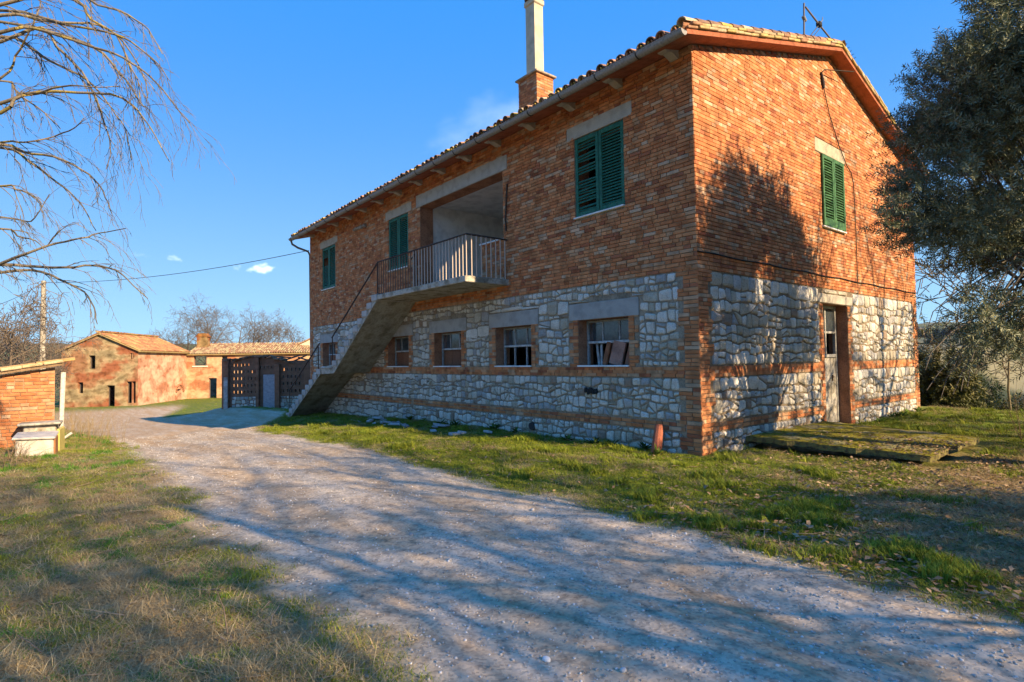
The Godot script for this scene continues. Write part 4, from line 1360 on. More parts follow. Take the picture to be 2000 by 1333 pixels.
func brick_shed() -> void:
	var n := X                                            # its brick end wall faces the lane; it runs on out of the picture
	var uu := Z
	var ln := 3.4
	var o := Vector3(-9.75, -0.15, 7.84)
	var s := thing("brick_shed", "low orange brick shed with sloping tiled roof beside the lane", "shed", o)
	var b := Buf.new()
	var top := func(q: float) -> float: return 1.7 - q * 0.17
	b.prism(PackedVector2Array([Vector2(0, -0.6), Vector2(0, top.call(0.0)), Vector2(ln, top.call(ln)), Vector2(ln, -0.6)]), -n * 0.016, uu, Y, -n * 0.25, L(0.4, 0.27, 0.17))
	var wall := put("wall", b, M.mortar, s)
	b = Buf.new()
	b.box(-n * 1.55 + uu * 0.12 + Y * 0.45, Vector3(2.55, 2.4, 0.24), L(0.42, 0.22, 0.12))
	put("end_wall", b, M.mortar, s)
	var list := []
	var y := -0.3
	while y < 1.66:
		row_bricks(list, 0.0, minf(ln, (1.67 - y) / 0.17), y, 0.058)
		y += 0.0705
	var keep := loose_bricks
	loose_bricks = []
	for q in list:
		var p: Vector3 = uu * q[0] + Y * q[1] + n * (0.002 + R(-0.003, 0.004))
		var bs := Basis(uu * q[2], Y * q[3], n) if uu.cross(Y).dot(n) > 0 else Basis(uu * -q[2], Y * q[3], n)
		var ci := rng.randi() % 10 if rng.randf() < 0.85 else 13 + rng.randi() % 4
		loose_bricks.append([shows(o + p, n, q[2] * q[3]), Transform3D(bs, p), rng.randi() % 4, ci, wall])
	settle_bricks(300)
	loose_bricks = keep
	b = Buf.new()
	var t0 := uu * -0.14 + Y * 1.745 + n * 0.16
	var t1 := uu * ln + Y * (1.72 - ln * 0.17) + n * 0.16
	slab(b, t0, t1, t1 - n * 2.6, t0 - n * 2.6, 0.05, L(0.3, 0.2, 0.12))
	var rf := put("roof", b, M.tile, s)
	for k in 11:                                         # flat tiles with lichen along the roof's edge
		b = Buf.new()
		b.cbox(Vector3.ZERO, Vector3(0.31, R(0.045, 0.06), 0.34), 0.01, Color(0.6, 0.42, 0.1).lerp(Color(0.62, 0.48, 0.3), rng.randf()))
		var bs := Basis(uu, Y, n) if uu.cross(Y).dot(n) > 0 else Basis(-uu, Y, n)
		put("verge_tile", b, M.tile, rf).transform = Transform3D(bs.rotated(n, 0.168).rotated(Y, R(-0.04, 0.04)), t0.lerp(t1, (k + 0.5) / 11.0) + Y * 0.085 - n * 0.12)
	for k in 14:                                         # half pipes running down the roof
		for r in 6:
			var q := t0.lerp(t1, r / 5.0 * 0.9 + 0.12) + Y * 0.075 - n * (0.36 + k * 0.17)
			put_mesh("roof_tile", tile_shape(0.075, 0.065, 0.62, true, Color(0.56, 0.38, 0.12).lerp(Color(0.45, 0.24, 0.13), rng.randf())).mesh(M.tile), Transform3D(Basis(X, Y, Z).rotated(X, 0.168), q), rf)
	b = Buf.new()                                        # the pale door post at the far end
	b.tube([uu * -0.1 + n * 0.02 + Y * 0.25, uu * -0.13 + n * 0.02 + Y * 1.6], [0.045, 0.055], 4, L(0.6, 0.55, 0.48), true)
	b.tube([uu * -0.1 + n * 0.02 + Y * 0.22, uu * -0.28 + n * 0.05 + Y * 0.36], [0.03, 0.03], 5, L(0.6, 0.55, 0.48), true)
	put("door_post", b, M.wood, s)
	# the concrete cistern in front of it
	var c := Vector3(-8.1, 0.0, 7.86)
	var ax := Vector3(-0.995, 0, -0.08).normalized()
	var az := Vector3(-0.08, 0, 0.995).normalized()
	var ci := thing("cistern", "small white concrete cistern with cracked lid beside the brick shed", "cistern", Vector3(c.x, surface(c.x, c.z) - 0.05, c.z))
	var bs2 := Basis(ax, Y, -az)
	b = Buf.new()
	b.cbox(ax * 0.6 + az * 0.26 + Y * 0.16, Vector3(1.2, 0.44, 0.52), 0.02, L(0.66, 0.6, 0.5), bs2)
	put("tank", b, M.cast, ci)
	b = Buf.new()
	b.cbox(ax * 0.3 + az * 0.27 + Y * 0.41, Vector3(0.7, 0.04, 0.6), 0.012, L(0.6, 0.55, 0.47), bs2.rotated(ax, 0.04).rotated(az, -0.06))
	put("lid", b, M.cast, ci)
	b = Buf.new()
	b.cbox(ax * 0.36 - az * 0.012 + Y * 0.19, Vector3(0.56, 0.34, 0.02), 0.005, L(0.42, 0.19, 0.08), bs2)
	put("rusty_hatch", b, M.iron, ci)
	b = Buf.new()
	b.cbox(ax * 0.98 - az * 0.035 + Y * 0.24, Vector3(0.62, 0.46, 0.05), 0.012, L(0.62, 0.52, 0.16), bs2.rotated(Y, -0.06))
	put("side_slab", b, M.cast, ci)
	b = Buf.new()
	b.cbox(ax * 1.42 + az * 0.3 + Y * 0.26, Vector3(0.42, 0.52, 0.5), 0.02, L(0.5, 0.46, 0.4), bs2)
	b.cbox(ax * 1.4 + az * 0.3 + Y * 0.55, Vector3(0.62, 0.045, 0.66), 0.012, L(0.46, 0.44, 0.38), bs2)
	put("rear_tank", b, M.concrete, ci)

# ---------------------------------------------------------------- trees
func limb(b: Buf, p: Vector3, d: Vector3, ln: float, r: float, lvl: int, par: Dictionary, col: Color, fine: Buf) -> void:
	var seg := 5 if lvl < 2 else 4
	var pts := [p]
	var rr := [r]
	var dirs := [d]
	for k in seg:
		d = (d + vr(par.wander) + Y * (par.rise if lvl < par.levels - 1 else par.tip)).normalized()
		p = p + d * ln / seg
		pts.append(p); dirs.append(d)
		rr.append(maxf(r * (1.0 - (1.0 - par.taper) * (k + 1) / seg), par.thin))
	var to := b if lvl < 2 else fine
	to.tube(pts, rr, 7 if lvl == 0 else 5 if lvl == 1 else 3, shade(col, R(0.8, 1.15)))
	if lvl >= par.levels: return
	var n: int = par.kids[lvl]
	for k in n:
		var t := (k + R(0.2, 0.9)) / n
		if lvl == 0: t = lerpf(par.from, 1.0, t)
		else: t = lerpf(0.15, 1.0, t)
		var s := clampi(int(t * seg), 0, seg - 1)
		var q: Vector3 = pts[s].lerp(pts[s + 1], t * seg - s)
		var side: Vector3 = dirs[s].cross(vr(1.0)).normalized()
		var nd: Vector3 = (dirs[s] * R(par.spread * 0.6, par.spread * 1.3) + side).normalized()
		limb(b, q, nd, ln * R(0.45, 0.75) * (1.0 - 0.3 * t), maxf(rr[s] * 0.6, par.thin), lvl + 1, par, col, fine)

func bare_tree(called: String, label: String, at: Vector3, h: float, r: float, par: Dictionary, col: Color, group := "") -> Node3D:
	var t := thing(called, label, "tree", at, group)
	var b := Buf.new()
	var f := Buf.new()
	limb(b, Vector3(0, -0.2, 0), (Y + vr(0.06)).normalized(), h, r, 0, par, col, f)
	put("trunk", b, M.bark, t)
	put("crown", f, M.bark, t)
	return t

func lane_tree() -> void:           # the bare tree whose branches hang into the picture from the left; it stands outside the frame
	var base := px(-330, 900, 6.3)
	base.y = surface(base.x, base.z)
	var t := thing("weeping_tree", "bare tree with drooping lichen covered branches hanging over the lane", "tree", base)
	var b := Buf.new()
	var f := Buf.new()
	var bark := L(0.2, 0.165, 0.115)
	var stem := [base + Y * -0.2, base + Vector3(0.05, 1.2, -0.03), base + Vector3(0.12, 2.6, 0.05), base + Vector3(0.1, 4.0, 0.0), base + Vector3(0.0, 5.4, 0.1), base + Vector3(0.1, 6.6, 0.0)]
	b.tube(stem.map(func(q): return q - base), [0.17, 0.14, 0.12, 0.1, 0.07, 0.03], 9, bark)
	var lines := [
		[0, 130, 130, 115, 250, 150, 370, 190, 470, 220, 560, 275, 640, 340, 720, 440, 770, 500],
		[0, 60, 150, 80, 330, 110, 470, 140, 560, 190, 640, 260, 690, 330],
		[0, 150, 120, 190, 200, 250, 320, 305, 400, 370, 450, 440, 510, 530, 535, 650],
		[0, 460, 60, 400, 150, 380, 250, 350, 380, 355, 490, 350],
		[0, 330, 80, 390, 180, 460, 245, 525],
		[0, 580, 100, 580, 220, 555, 300, 520, 340, 480],
		[0, 590, 90, 620, 220, 640, 330, 690, 400, 750, 440, 830, 455, 870],
		[0, 600, 110, 650, 200, 720, 280, 780, 340, 850, 390, 940],
		[0, 885, 100, 900, 140, 890, 200, 790],
		[0, 1075, 110, 1030, 230, 990, 330, 970, 400, 950, 510, 930],
		[0, 1080, 120, 1085, 260, 1090, 380, 1080, 470, 1100, 540, 1160, 600, 1215],
		[0, 1110, 130, 1100, 250, 1140, 340, 1190, 380, 1250, 395, 1320],
		[0, 320, 60, 230, 120, 130, 160, 30, 165, -60],
		[0, 20, 170, -20, 300, -30, 400, 20, 520, 60, 600, 120, 660, 220],
		[0, 170, 165, 110, 230, 190, 330, 290, 390, 400, 420, 500, 450, 600, 430, 690],
		[0, 420, 150, 375, 380, 380, 470, 390, 540, 430, 590, 490, 640, 570, 690, 660],
		[0, 90, 360, 180, 480, 290, 520, 340, 570, 420, 600, 440],
		[0, -40, 300, 0, 370, 80, 470, 140, 520, 250, 560, 330, 570, 420],
		[0, 40, 250, 90, 400, 100, 500, 170, 580, 300, 600, 400],
		[0, 760, 60, 770, 120, 790, 170, 830], [0, 930, 70, 960, 140, 980, 180, 1020]]
	for l in lines:
		var depth := R(5.7, 6.6)
		var pts := []
		var m: int = l.size() / 2
		var first := px(l[0] / 2.083, l[1] / 2.083, depth)
		var hgt := clampf(first.y - 0.6, 1.2, 6.2)
		var root := base + Vector3(0.08, hgt - base.y, 0.02)
		var raw := [root, root.lerp(first, 0.5) + Y * R(0.0, 0.25)]
		for k in m:
			raw.append(px(l[k * 2] / 2.083, l[k * 2 + 1] / 2.083, depth + R(-0.12, 0.12) - k * 0.04))
		for k in raw.size() - 1:                         # smooth the line
			var p0: Vector3 = raw[maxi(k - 1, 0)]
			var p3: Vector3 = raw[mini(k + 2, raw.size() - 1)]
			for s in 3: pts.append(raw[k].cubic_interpolate(raw[k + 1], p0, p3, s / 3.0) - base + vr(0.006))
		pts.append(raw[-1] - base)
		var thick := 0.024 if m > 5 else 0.018
		var rr := []
		for k in pts.size(): rr.append(lerpf(thick, 0.0035, pow(float(k) / pts.size(), 0.8)))
		for k in pts.size() - 1:                         # bark, with patches of yellow lichen
			var c := shade(bark, R(0.75, 1.25))
			if rng.randf() < 0.15: c = L(0.32, 0.245, 0.075)
			b.tube([pts[k], pts[k + 1]], [rr[k], rr[k + 1]], 6, c)
		for k in range(5, pts.size() - 1):
			var nt := 1 + rng.randi() % 2
			for q in nt:
				if rng.randf() < 0.5: continue
				var d: Vector3 = (pts[k + 1] - pts[k]).normalized()
				d = (d * 1.2 + vr(0.6) + Y * R(-0.45, 0.25)).normalized()
				droop_twig(f, pts[k], d, R(0.18, 0.62), minf(rr[k] * 0.6, 0.006), 2, bark)
	put("trunk", b, M.bark, t)
	put("twigs", f, M.bark, t)

func droop_twig(f: Buf, p: Vector3, d: Vector3, ln: float, r: float, lvl: int, col: Color) -> void:
	var pts := [p]
	var rr := [r]
	for k in 4:
		d = (d + vr(0.16) + Y * -0.17).normalized()
		p += d * ln / 4.0
		pts.append(p); rr.append(maxf(r * (1.0 - 0.2 * (k + 1)), 0.0016))
		if lvl > 0 and rng.randf() < 0.6:
			droop_twig(f, p, (d + vr(0.6)).normalized(), ln * R(0.3, 0.6), r * 0.7, lvl - 1, col)
	f.tube(pts, rr, 3, shade(col, R(0.8, 1.3)))

func spray_mesh(n: int, ln: float, leaf: float, wide: float, col: Color) -> ArrayMesh:   # a twig with narrow leaves in pairs
	var b := Buf.new()
	b.tube([Vector3.ZERO, Vector3(0, ln * 0.55, 0.01), Vector3(0.01, ln, 0.0)], [0.003, 0.0022, 0.0012], 3, Color(0.8, 0.7, 0.5))
	for k in n:
		var y := ln * (0.12 + 0.88 * k / n)
		for s in [-1.0, 1.0]:
			var a := k * 1.57 + R(-0.5, 0.5)
			var out := Vector3(cos(a) * s, R(0.25, 0.9), sin(a) * s).normalized()
			var sd := out.cross(Vector3(R(-1, 1), R(0.2, 1), R(-1, 1))).normalized() * wide
			var p := Vector3(0, y, 0)
			var m := p + out * leaf * 0.5 + Vector3(0, -0.002, 0)
			var c := shade(col, R(0.7, 1.25))
			b.quad(p, m - sd, p + out * leaf * R(0.85, 1.15), m + sd, c)
	return b.mesh(M.leaf)

func olive() -> void:
	var at := px(2150, 900, 7.4)
	at.y = surface(at.x, at.z)
	var t := thing("olive_tree", "large olive tree with dense narrow grey green leaves beside the gable", "tree", at)
	var b := Buf.new()
	var bark := L(0.14, 0.12, 0.095)
	b.tube([Vector3(0.1, -0.2, 0), Vector3(0, 0.5, 0), Vector3(0.05, 1.3, 0.05), Vector3(0.1, 2.0, 0)], [0.3, 0.22, 0.2, 0.17], 10, bark)
	var spots := []
	var cen := Vector3(0.15, 4.0, 0.0)
	var ax := Vector3(2.25, 2.85, 2.1)
	for k in 78:                                         # boughs that end all over the crown
		var d := vr(1.0).normalized()
		if d.y < -0.42: d.y = -d.y * 0.6
		var e := cen + d.normalized() * ax * R(0.62, 0.98) * (1.0 + 0.16 * n1.get_noise_3d(d.x * 2.0, d.y * 2.0, d.z * 2.0))
		var k0 := Vector3(0.1, R(1.5, 2.0), 0.0)
		var m := k0.lerp(e, 0.45) + vr(0.25) + Y * 0.25
		var pts := []
		for s in 7: pts.append(k0.bezier_interpolate(m, m, e, s / 6.0))
		var rr := []
		for s in 7: rr.append(lerpf(0.04, 0.006, s / 6.0))
		b.tube(pts, rr, 5, shade(bark, R(0.8, 1.2)))
		spots.append(e)
	put("trunk", b, M.bark, t)
	var xs := []
	var cs := []
	var heap := []
	for e in spots:
		var clump := R(0.36, 0.66)
		var out: Vector3 = (e - cen).normalized()
		var n := 115
		for k in n:
			var q: Vector3 = e + vr(1.0).normalized() * clump * sqrt(rng.randf()) * Vector3(1.1, 0.85, 1.1)
			var d: Vector3 = (out * 0.9 + vr(0.9) + Y * (0.35 if e.y > 3.0 else -0.35)).normalized()
			heap.append([q, d, R(0.75, 1.35)])
	for k in 1500:                                       # the dense mass towards the house
		var p := px(R(1770, 2080), R(90, 500), R(6.7, 8.1)) - at
		var edge := 1800.0 + 70.0 * n1.get_noise_1d(p.y * 1.4)
		if n2.get_noise_3d(p.x * 1.1, p.y * 1.1, p.z * 1.1) < -0.22 or (p + at - px(edge, 300, 7.4)).dot(rgt) < 0.0: continue
		heap.append([p, (vr(1.0) - Vector3(rgt.x, 0, rgt.z) * 0.4 + Y * 0.2).normalized(), R(0.85, 1.4)])
	for k in 420:
		var p := px(R(1900, 2080), R(-60, 110), R(6.7, 8.0)) - at
		heap.append([p, (vr(0.9) - Vector3(rgt.x, 0, rgt.z) * 0.5 + Y * 0.3).normalized(), R(0.85, 1.3)])
	for k in 330:
		var p := px(R(1890, 2090), R(560, 680), R(6.7, 8.0)) - at
		heap.append([p, (vr(0.9) - Vector3(rgt.x, 0, rgt.z) * 0.5 - Y * 0.3).normalized(), R(0.85, 1.3)])
	for k in 170:                                        # lower branches hanging into the view before the gable and the lawn
		var p := px(R(1795, 2080), R(575, 720), R(6.6, 8.4)) - at
		var d: Vector3 = (vr(0.7) - Vector3(rgt.x, 0, rgt.z) * 0.6 + Y * -0.4).normalized()
		if n2.get_noise_3d(p.x * 1.6, p.y * 1.6, p.z * 1.6) < -0.12: continue
		heap.append([p, d, R(0.8, 1.3)])
	for k in 70:
		var p := px(R(1735, 1800), R(320, 450), R(6.8, 7.8)) - at
		if n2.get_noise_3d(p.x * 2.0, p.y * 2.0, p.z * 2.0) < 0.02: continue
		heap.append([p, (vr(0.7) - Vector3(rgt.x, 0, rgt.z) * 0.8).normalized(), R(0.8, 1.2)])
	for h in heap:
		var d: Vector3 = h[1]
		var bs := Basis(Quaternion(Y, d)).rotated(d, R(0, TAU))
		xs.append(Transform3D(bs.scaled(Vector3.ONE * h[2]), h[0]))
		cs.append(Color(0.085, 0.105, 0.06).lerp(Color(0.19, 0.21, 0.13), rng.randf()) if rng.randf() < 0.85 else Color(0.3, 0.31, 0.19))
	many("crown", spray_mesh(13, 0.26, 0.058, 0.0062, Color.WHITE), xs, cs, t).set_meta("kind", "stuff")
	b = Buf.new()
	for k in 26:                                         # thin hanging boughs that carry the lower sprays
		var a := px(R(2000, 2150), R(420, 640), R(7.0, 8.0)) - at
		var e := px(R(1800, 2050), R(600, 800), R(6.8, 8.2)) - at
		var pts := []
		for s in 6: pts.append(a.bezier_interpolate(a.lerp(e, 0.4) + Y * 0.3, e + Y * 0.3, e, s / 5.0) + vr(0.02))
		b.tube(pts, [0.016, 0.014, 0.012, 0.009, 0.006, 0.004], 4, shade(bark, R(0.8, 1.4)))
	put("hanging_boughs", b, M.bark, t)

func bush(called: String, label: String, at: Vector3, s: Vector3, n: int, c0: Color, c1: Color, mesh: ArrayMesh, category := "shrub") -> void:
	var t := thing(called, label, category, at)
	var b := Buf.new()
	for k in 14:
		var d := (vr(0.7) + Y).normalized()
		b.tube([Vector3(0, -0.1, 0), d * s * 0.5, (d + vr(0.2)).normalized() * s * 0.95], [0.03, 0.02, 0.006], 4, L(0.12, 0.09, 0.06))
	put("stems", b, M.bark, t)
	var xs := []
	var cs := []
	for k in n:
		var d := vr(1.0).normalized()
		d.y = absf(d.y) * 1.1 - 0.1
		var p := d * s * pow(rng.randf(), 0.4) * (1.0 + 0.25 * n1.get_noise_3d(d.x * 2.0, d.y * 2.0, d.z * 2.0))
		var w := (d + vr(0.7) + Y * 0.3).normalized()
		xs.append(Transform3D(Basis(Quaternion(Y, w)).rotated(w, R(0, TAU)).scaled(Vector3.ONE * R(0.8, 1.5)), p))
		cs.append(c0.lerp(c1, rng.randf()))
	many("foliage", mesh, xs, cs, t).set_meta("kind", "stuff")

func trees() -> void:
	lane_tree()
	olive()
	var far := {"wander": 0.16, "rise": 0.05, "tip": 0.02, "taper": 0.3, "thin": 0.012, "levels": 4, "kids": [10, 6, 5, 3], "from": 0.22, "spread": 0.75}
	var bark := L(0.14, 0.11, 0.08)
	# bare trees outside the frame on the sunny side: their branches streak the lane and the gable with shadow
	var tall := {"wander": 0.12, "rise": 0.06, "tip": 0.0, "taper": 0.35, "thin": 0.006, "levels": 4, "kids": [11, 6, 4, 3], "from": 0.25, "spread": 0.8}
	var near := [[Vector3(13.5, 0, 2.6), 8.5, "bare tree on the sunny side shading the lane's middle"], [Vector3(17.5, 0, -0.6), 10.0, "tallest bare tree on the sunny side beyond the lane"], [Vector3(12.0, 0, 4.6), 6.5, "shorter bare tree on the sunny side at the lane's edge"],
		[Vector3(22.0, 0, 2.5), 11.0, "farthest bare tree on the sunny side of the lane"], [Vector3(9.0, 0, -7.2), 7.6, "bare tree on the sunny side facing the gable door"], [Vector3(7.8, 0, -5.4), 6.6, "forked bare tree on the sunny side facing the gable window"], [Vector3(10.5, 0, -9.8), 8.2, "bare tree on the sunny side facing the gable's far end"],
		[Vector3(15.0, 0, 5.4), 7.5, "slender bare tree on the sunny side close to the lane"], [Vector3(19.5, 0, 4.0), 9.0, "leaning bare tree on the sunny side of the lane"], [Vector3(9.5, 0, 1.2), 6.0, "young bare tree on the sunny side behind the olive"]]
	for k in near.size():
		var e: Array = near[k]
		var p: Vector3 = e[0]
		p.y = surface(p.x, p.z)
		bare_tree("bare_tree", e[2], p, e[1], (0.019 if p.z < -5.0 else 0.012) * e[1], tall, bark, "bare trees on the sunny side")
	# bare trees behind the old farm and by the pole
	var rows := [[365, 78, 9.6], [395, 84, 10.6], [428, 80, 11.4], [455, 86, 11.0], [480, 82, 10.4], [512, 88, 9.8], [545, 90, 8.4], [575, 84, 8.6], [335, 90, 7.6]]
	var first: Node3D
	for k in rows.size():
		var e: Array = rows[k]
		var p := px(e[0], 720, e[1])
		p.y = height(p.x, p.z)
		bare_tree("far_tree", "bare tree rising behind the roofs of the old farm", p, e[2] * 0.86, 0.16, far, L(0.16, 0.13, 0.1), "bare trees behind the old farm")
	rows = [[-25, 30, 5.6], [20, 33, 5.4], [52, 38, 5.0], [90, 46, 4.4], [2, 25, 4.6], [118, 60, 5.0]]
	for e in rows:
		var p := px(e[0], 720, e[1])
		p.y = height(p.x, p.z)
		bare_tree("scrub_tree", "bare scrubby tree behind the brick shed near the pole", p, e[2], 0.09, far, L(0.18, 0.14, 0.1), "scrub behind the brick shed")
	# beyond the lawn
	var leafy := spray_mesh(10, 0.3, 0.11, 0.016, Color.WHITE)
	var p := px(1842, 760, 17.6)
	p.y = height(p.x, p.z)
	bush("evergreen_shrub", "rounded dark evergreen shrub at the lawn's far edge", p, Vector3(0.8, 2.0, 0.8), 900, Color(0.055, 0.065, 0.022), Color(0.17, 0.15, 0.05), leafy)
	p = px(1925, 780, 22.0)
	p.y = height(p.x, p.z)
	bush("ivy_stump", "dark ivy covered stump beyond the lawn", p, Vector3(0.55, 3.1, 0.55), 900, Color(0.02, 0.035, 0.012), Color(0.05, 0.07, 0.02), leafy)
	p = px(1990, 780, 19.0)
	p.y = height(p.x, p.z)
	bush("evergreen_shrub", "spreading dark evergreen shrub right of the ivy covered stump", p, Vector3(0.9, 1.3, 0.9), 500, Color(0.055, 0.065, 0.022), Color(0.17, 0.15, 0.05), leafy)
	bush("evergreen_shrub", "unseen evergreen shrub added to shade the ground near the olive tree", Vector3(8.2, 0, 0.3), Vector3(1.5, 2.7, 1.9), 1500, Color(0.05, 0.06, 0.02), Color(0.13, 0.13, 0.05), leafy)  # outside the frame; added so its shadow darkens the leafy right verge
	rows = [[1975, 15.5, 4.2, "bare shrub with arching branches beyond the sunlit lawn"], [1880, 26.0, 4.6, "bare thicket in the valley behind the evergreen shrub"], [1815, 30.0, 5.0, "bare thicket in the valley beside the house corner"]]
	for e in rows:
		p = px(e[0], 790, e[1])
		p.y = height(p.x, p.z)
		bare_tree("bare_shrub", e[3], p, e[2], 0.032, far, L(0.2, 0.16, 0.1))
	for k in 26:                                         # woods and trees dotted over the far slopes
		var d := R(110.0, 420.0)
		p = px(R(1780, 2060), 720, d)
		p.y = height(p.x, p.z) - 0.5
		bush("valley_tree", "dark round tree standing far off in the valley fields", p, Vector3(3.5, 5.0, 3.5) * R(0.7, 1.3), 130, Color(0.03, 0.045, 0.015), Color(0.07, 0.08, 0.03), far_leaf(), "tree")
		get_child(get_child_count() - 1).set_meta("group", "trees dotted over the valley")

var far_leaf_mesh: ArrayMesh
func far_leaf() -> ArrayMesh:
	if far_leaf_mesh == null:
		var b := Buf.new()
		for k in 14:
			var o := vr(0.8)
			b.quad(o + vr(0.5), o + vr(0.5), o + vr(0.5), o + vr(0.5), Color.WHITE)
		far_leaf_mesh = b.mesh(M.leaf)
	return far_leaf_mesh


# ---------------------------------------------------------------- ground cover and small things
func clump(n: int, h: float, lean: float, w: float) -> ArrayMesh:
	var b := Buf.new()
	for k in n:
		var a := R(0, TAU)
		var p := Vector3(R(-0.05, 0.05), -0.01, R(-0.05, 0.05))
		var d := Vector3(cos(a), 0, sin(a))
		var s := Vector3(-d.z, 0, d.x) * w
		var hh := h * R(0.5, 1.2)
		var m := p + Y * hh * 0.6 + d * hh * lean * R(0.1, 0.5)
		var t := p + Y * hh * R(0.8, 1.0) + d * hh * lean * R(0.6, 1.4)
		var c := shade(Color.WHITE, R(0.65, 1.2))
		b.quad(p - s, p + s, m + s * 0.7, m - s * 0.7, c)
		b.tri(m - s * 0.7, m + s * 0.7, t, c)
	return b.mesh(M.blade)

func in_view(p: Vector3) -> bool:
	var d := p - eye
	var z := d.dot(fwd)
	return z > 0.6 and absf(d.dot(rgt)) < z * 0.98 + 0.4 and absf(d.dot(upv)) < z * 0.68 + 0.3

func ground_cover() -> void:
	var kinds := [clump(14, 0.042, 1.1, 0.0024), clump(11, 0.06, 2.2, 0.0018), clump(13, 0.1, 0.7, 0.003), clump(9, 0.045, 3.4, 0.0016)]
	var xs := [[], [], [], []]
	var cs := [[], [], [], []]
	var sow := func(x: float, z: float, dens: float) -> void:
		if rng.randf() > dens: return
		if x < 0.05 and x > -LEN - 0.1 and z < 0.06 and z > -WID: return
		if x > -0.1 and x < 2.75 and z < -1.25 and z > -4.6: return
		var m := road_mask(x, z)
		if rng.randf() < m * 1.25 - 0.03: return
		var p := Vector3(x, surface(x, z), z)
		if not in_view(p): return
		var dry := grass_dry(x, z)
		var k := 0
		var c: Color
		var tuft := n1.get_noise_2d(x * 0.9 + 40.0, z * 0.9)
		if rng.randf() < dry * 0.95:
			k = 1 if rng.randf() < 0.55 else 3
			c = Color(0.33, 0.23, 0.1).lerp(Color(0.56, 0.44, 0.23), rng.randf())
		else:
			k = 0
			c = Color(0.12, 0.185, 0.016).lerp(Color(0.33, 0.345, 0.035), rng.randf())
			if tuft > 0.18 and z > 6.8: c = Color(0.07, 0.2, 0.015).lerp(Color(0.12, 0.28, 0.03), rng.randf())
			if tuft > 0.34 and (z < 6.0 or x < -6.0): k = 2
		var s := R(0.7, 1.25) * (1.0 if z > -5.0 else 1.25)
		xs[k].append(Transform3D(Basis(Y, R(0, TAU)).rotated(Vector3(R(-1, 1), 0, R(-1, 1)).normalized(), R(0, 0.2)).scaled(Vector3.ONE * s), p))
		cs[k].append(shade(c, R(0.8, 1.15)))
	for k in 62000:                                      # left verge, dense near the lens
		var z := R(6.2, 10.5)
		sow.call(4.0 - 20.0 * pow(rng.randf(), 2.2), z, 0.9)
	for k in 52000:                                      # between the lane and the house
		sow.call(5.2 - 15.0 * pow(rng.randf(), 1.5), R(0.0, 3.95), 0.85)
	for k in 16000: sow.call(R(-20.0, -8.0), R(0.0, 3.6), 0.8)
	for k in 26000:                                      # before the gable and the lawn behind
		sow.call(R(0.0, 6.0), R(-12.0, 1.0), 0.9)
	for k in 9000: sow.call(R(-34.0, -14.0), R(-6.0, 11.0), 0.6)
	for k in 7000: sow.call(R(-56.0, -33.0), R(-8.0, 9.0), 0.5)
	for k in 4:
		var o := many(["grass_tufts", "dry_grass", "tall_grass", "matted_straw"][k], kinds[k], xs[k], cs[k], self)
		o.set_meta("kind", "stuff")
		tag(o, ["short green grass growing beside the lane", "dry straw coloured grass beside the lane", "taller lush green grass tufts by the lane", "matted pale straw lying on the verge"][k], "grass")
	# gravel on the lane
	var g := Buf.new()
	var sph := SphereMesh.new()
	sph.radial_segments = 6; sph.rings = 3; sph.radius = 0.5; sph.height = 0.75
	var ar := sph.get_mesh_arrays()
	g.v = ar[Mesh.ARRAY_VERTEX]; g.n = ar[Mesh.ARRAY_NORMAL]; g.i = ar[Mesh.ARRAY_INDEX]
	for k in g.v.size():
		g.v[k] *= 1.0 + 0.3 * n2.get_noise_3d(g.v[k].x * 3.0, g.v[k].y * 3.0, g.v[k].z * 3.0)
		g.c.append(Color.WHITE)
	var px_ := []
	var pc := []
	for k in 46000:
		var x := 5.5 - 19.0 * pow(rng.randf(), 2.4)
		var z := R(3.0, 7.4)
		var p := Vector3(x, surface(x, z), z)
		if not in_view(p): continue
		var m := road_mask(x, z)
		if rng.randf() > 0.12 + m: continue
		var gr := 0.5 + 0.9 * n1.get_noise_2d(x * 0.32, z * 1.9)
		if rng.randf() > gr + 0.25: continue
		var s := 0.006 + 0.016 * pow(rng.randf(), 3.0)
		if rng.randf() < 0.008: s *= 2.0
		px_.append(Transform3D(Basis(Y, R(0, TAU)).rotated(X, R(-0.3, 0.3)).scaled(Vector3(s * R(0.8, 1.4), s, s)), p + Y * s * 0.1))
		pc.append(shade(Color(0.5, 0.45, 0.38).lerp(Color(0.72, 0.7, 0.66), rng.randf()), R(0.55, 1.1)))
	var o := many("gravel", g.mesh(M.pebble), px_, pc, self)
	o.set_meta("kind", "stuff")
	tag(o, "pale gravel scattered over the lane", "gravel")
	# fallen leaves
	var lf := Buf.new()
	lf.quad(Vector3(-0.5, 0, 0), Vector3(0, 0.12, 0.28), Vector3(0.5, 0.02, 0), Vector3(0, 0.1, -0.28), Color.WHITE)
	var lx := []
	var lc := []
	for k in 22000:
		var x := R(-4.0, 5.2)
		var z := R(-3.0, 3.6)
		if x < 0.1 and z < 0.1: continue
		if rng.randf() > 0.08 + 0.92 * smoothstep(0.5, 3.2, x): continue
		var p := Vector3(x, surface(x, z) + R(0.01, 0.05), z)
		if x < 2.75 and z < -1.25: p.y = 0.2
		var s := R(0.03, 0.075)
		lx.append(Transform3D(Basis(Y, R(0, TAU)).rotated(Vector3(R(-1, 1), 0, R(-1, 1)).normalized(), R(0, 0.6)).scaled(Vector3.ONE * s), p))
		lc.append(shade(Color(0.2, 0.12, 0.06).lerp(Color(0.42, 0.3, 0.18), rng.randf()), R(0.6, 1.2)))
	o = many("fallen_leaves", lf.mesh(M.blade), lx, lc, self)
	o.set_meta("kind", "stuff")
	tag(o, "brown fallen leaves under the olive tree", "leaves")
	var tb := Buf.new()
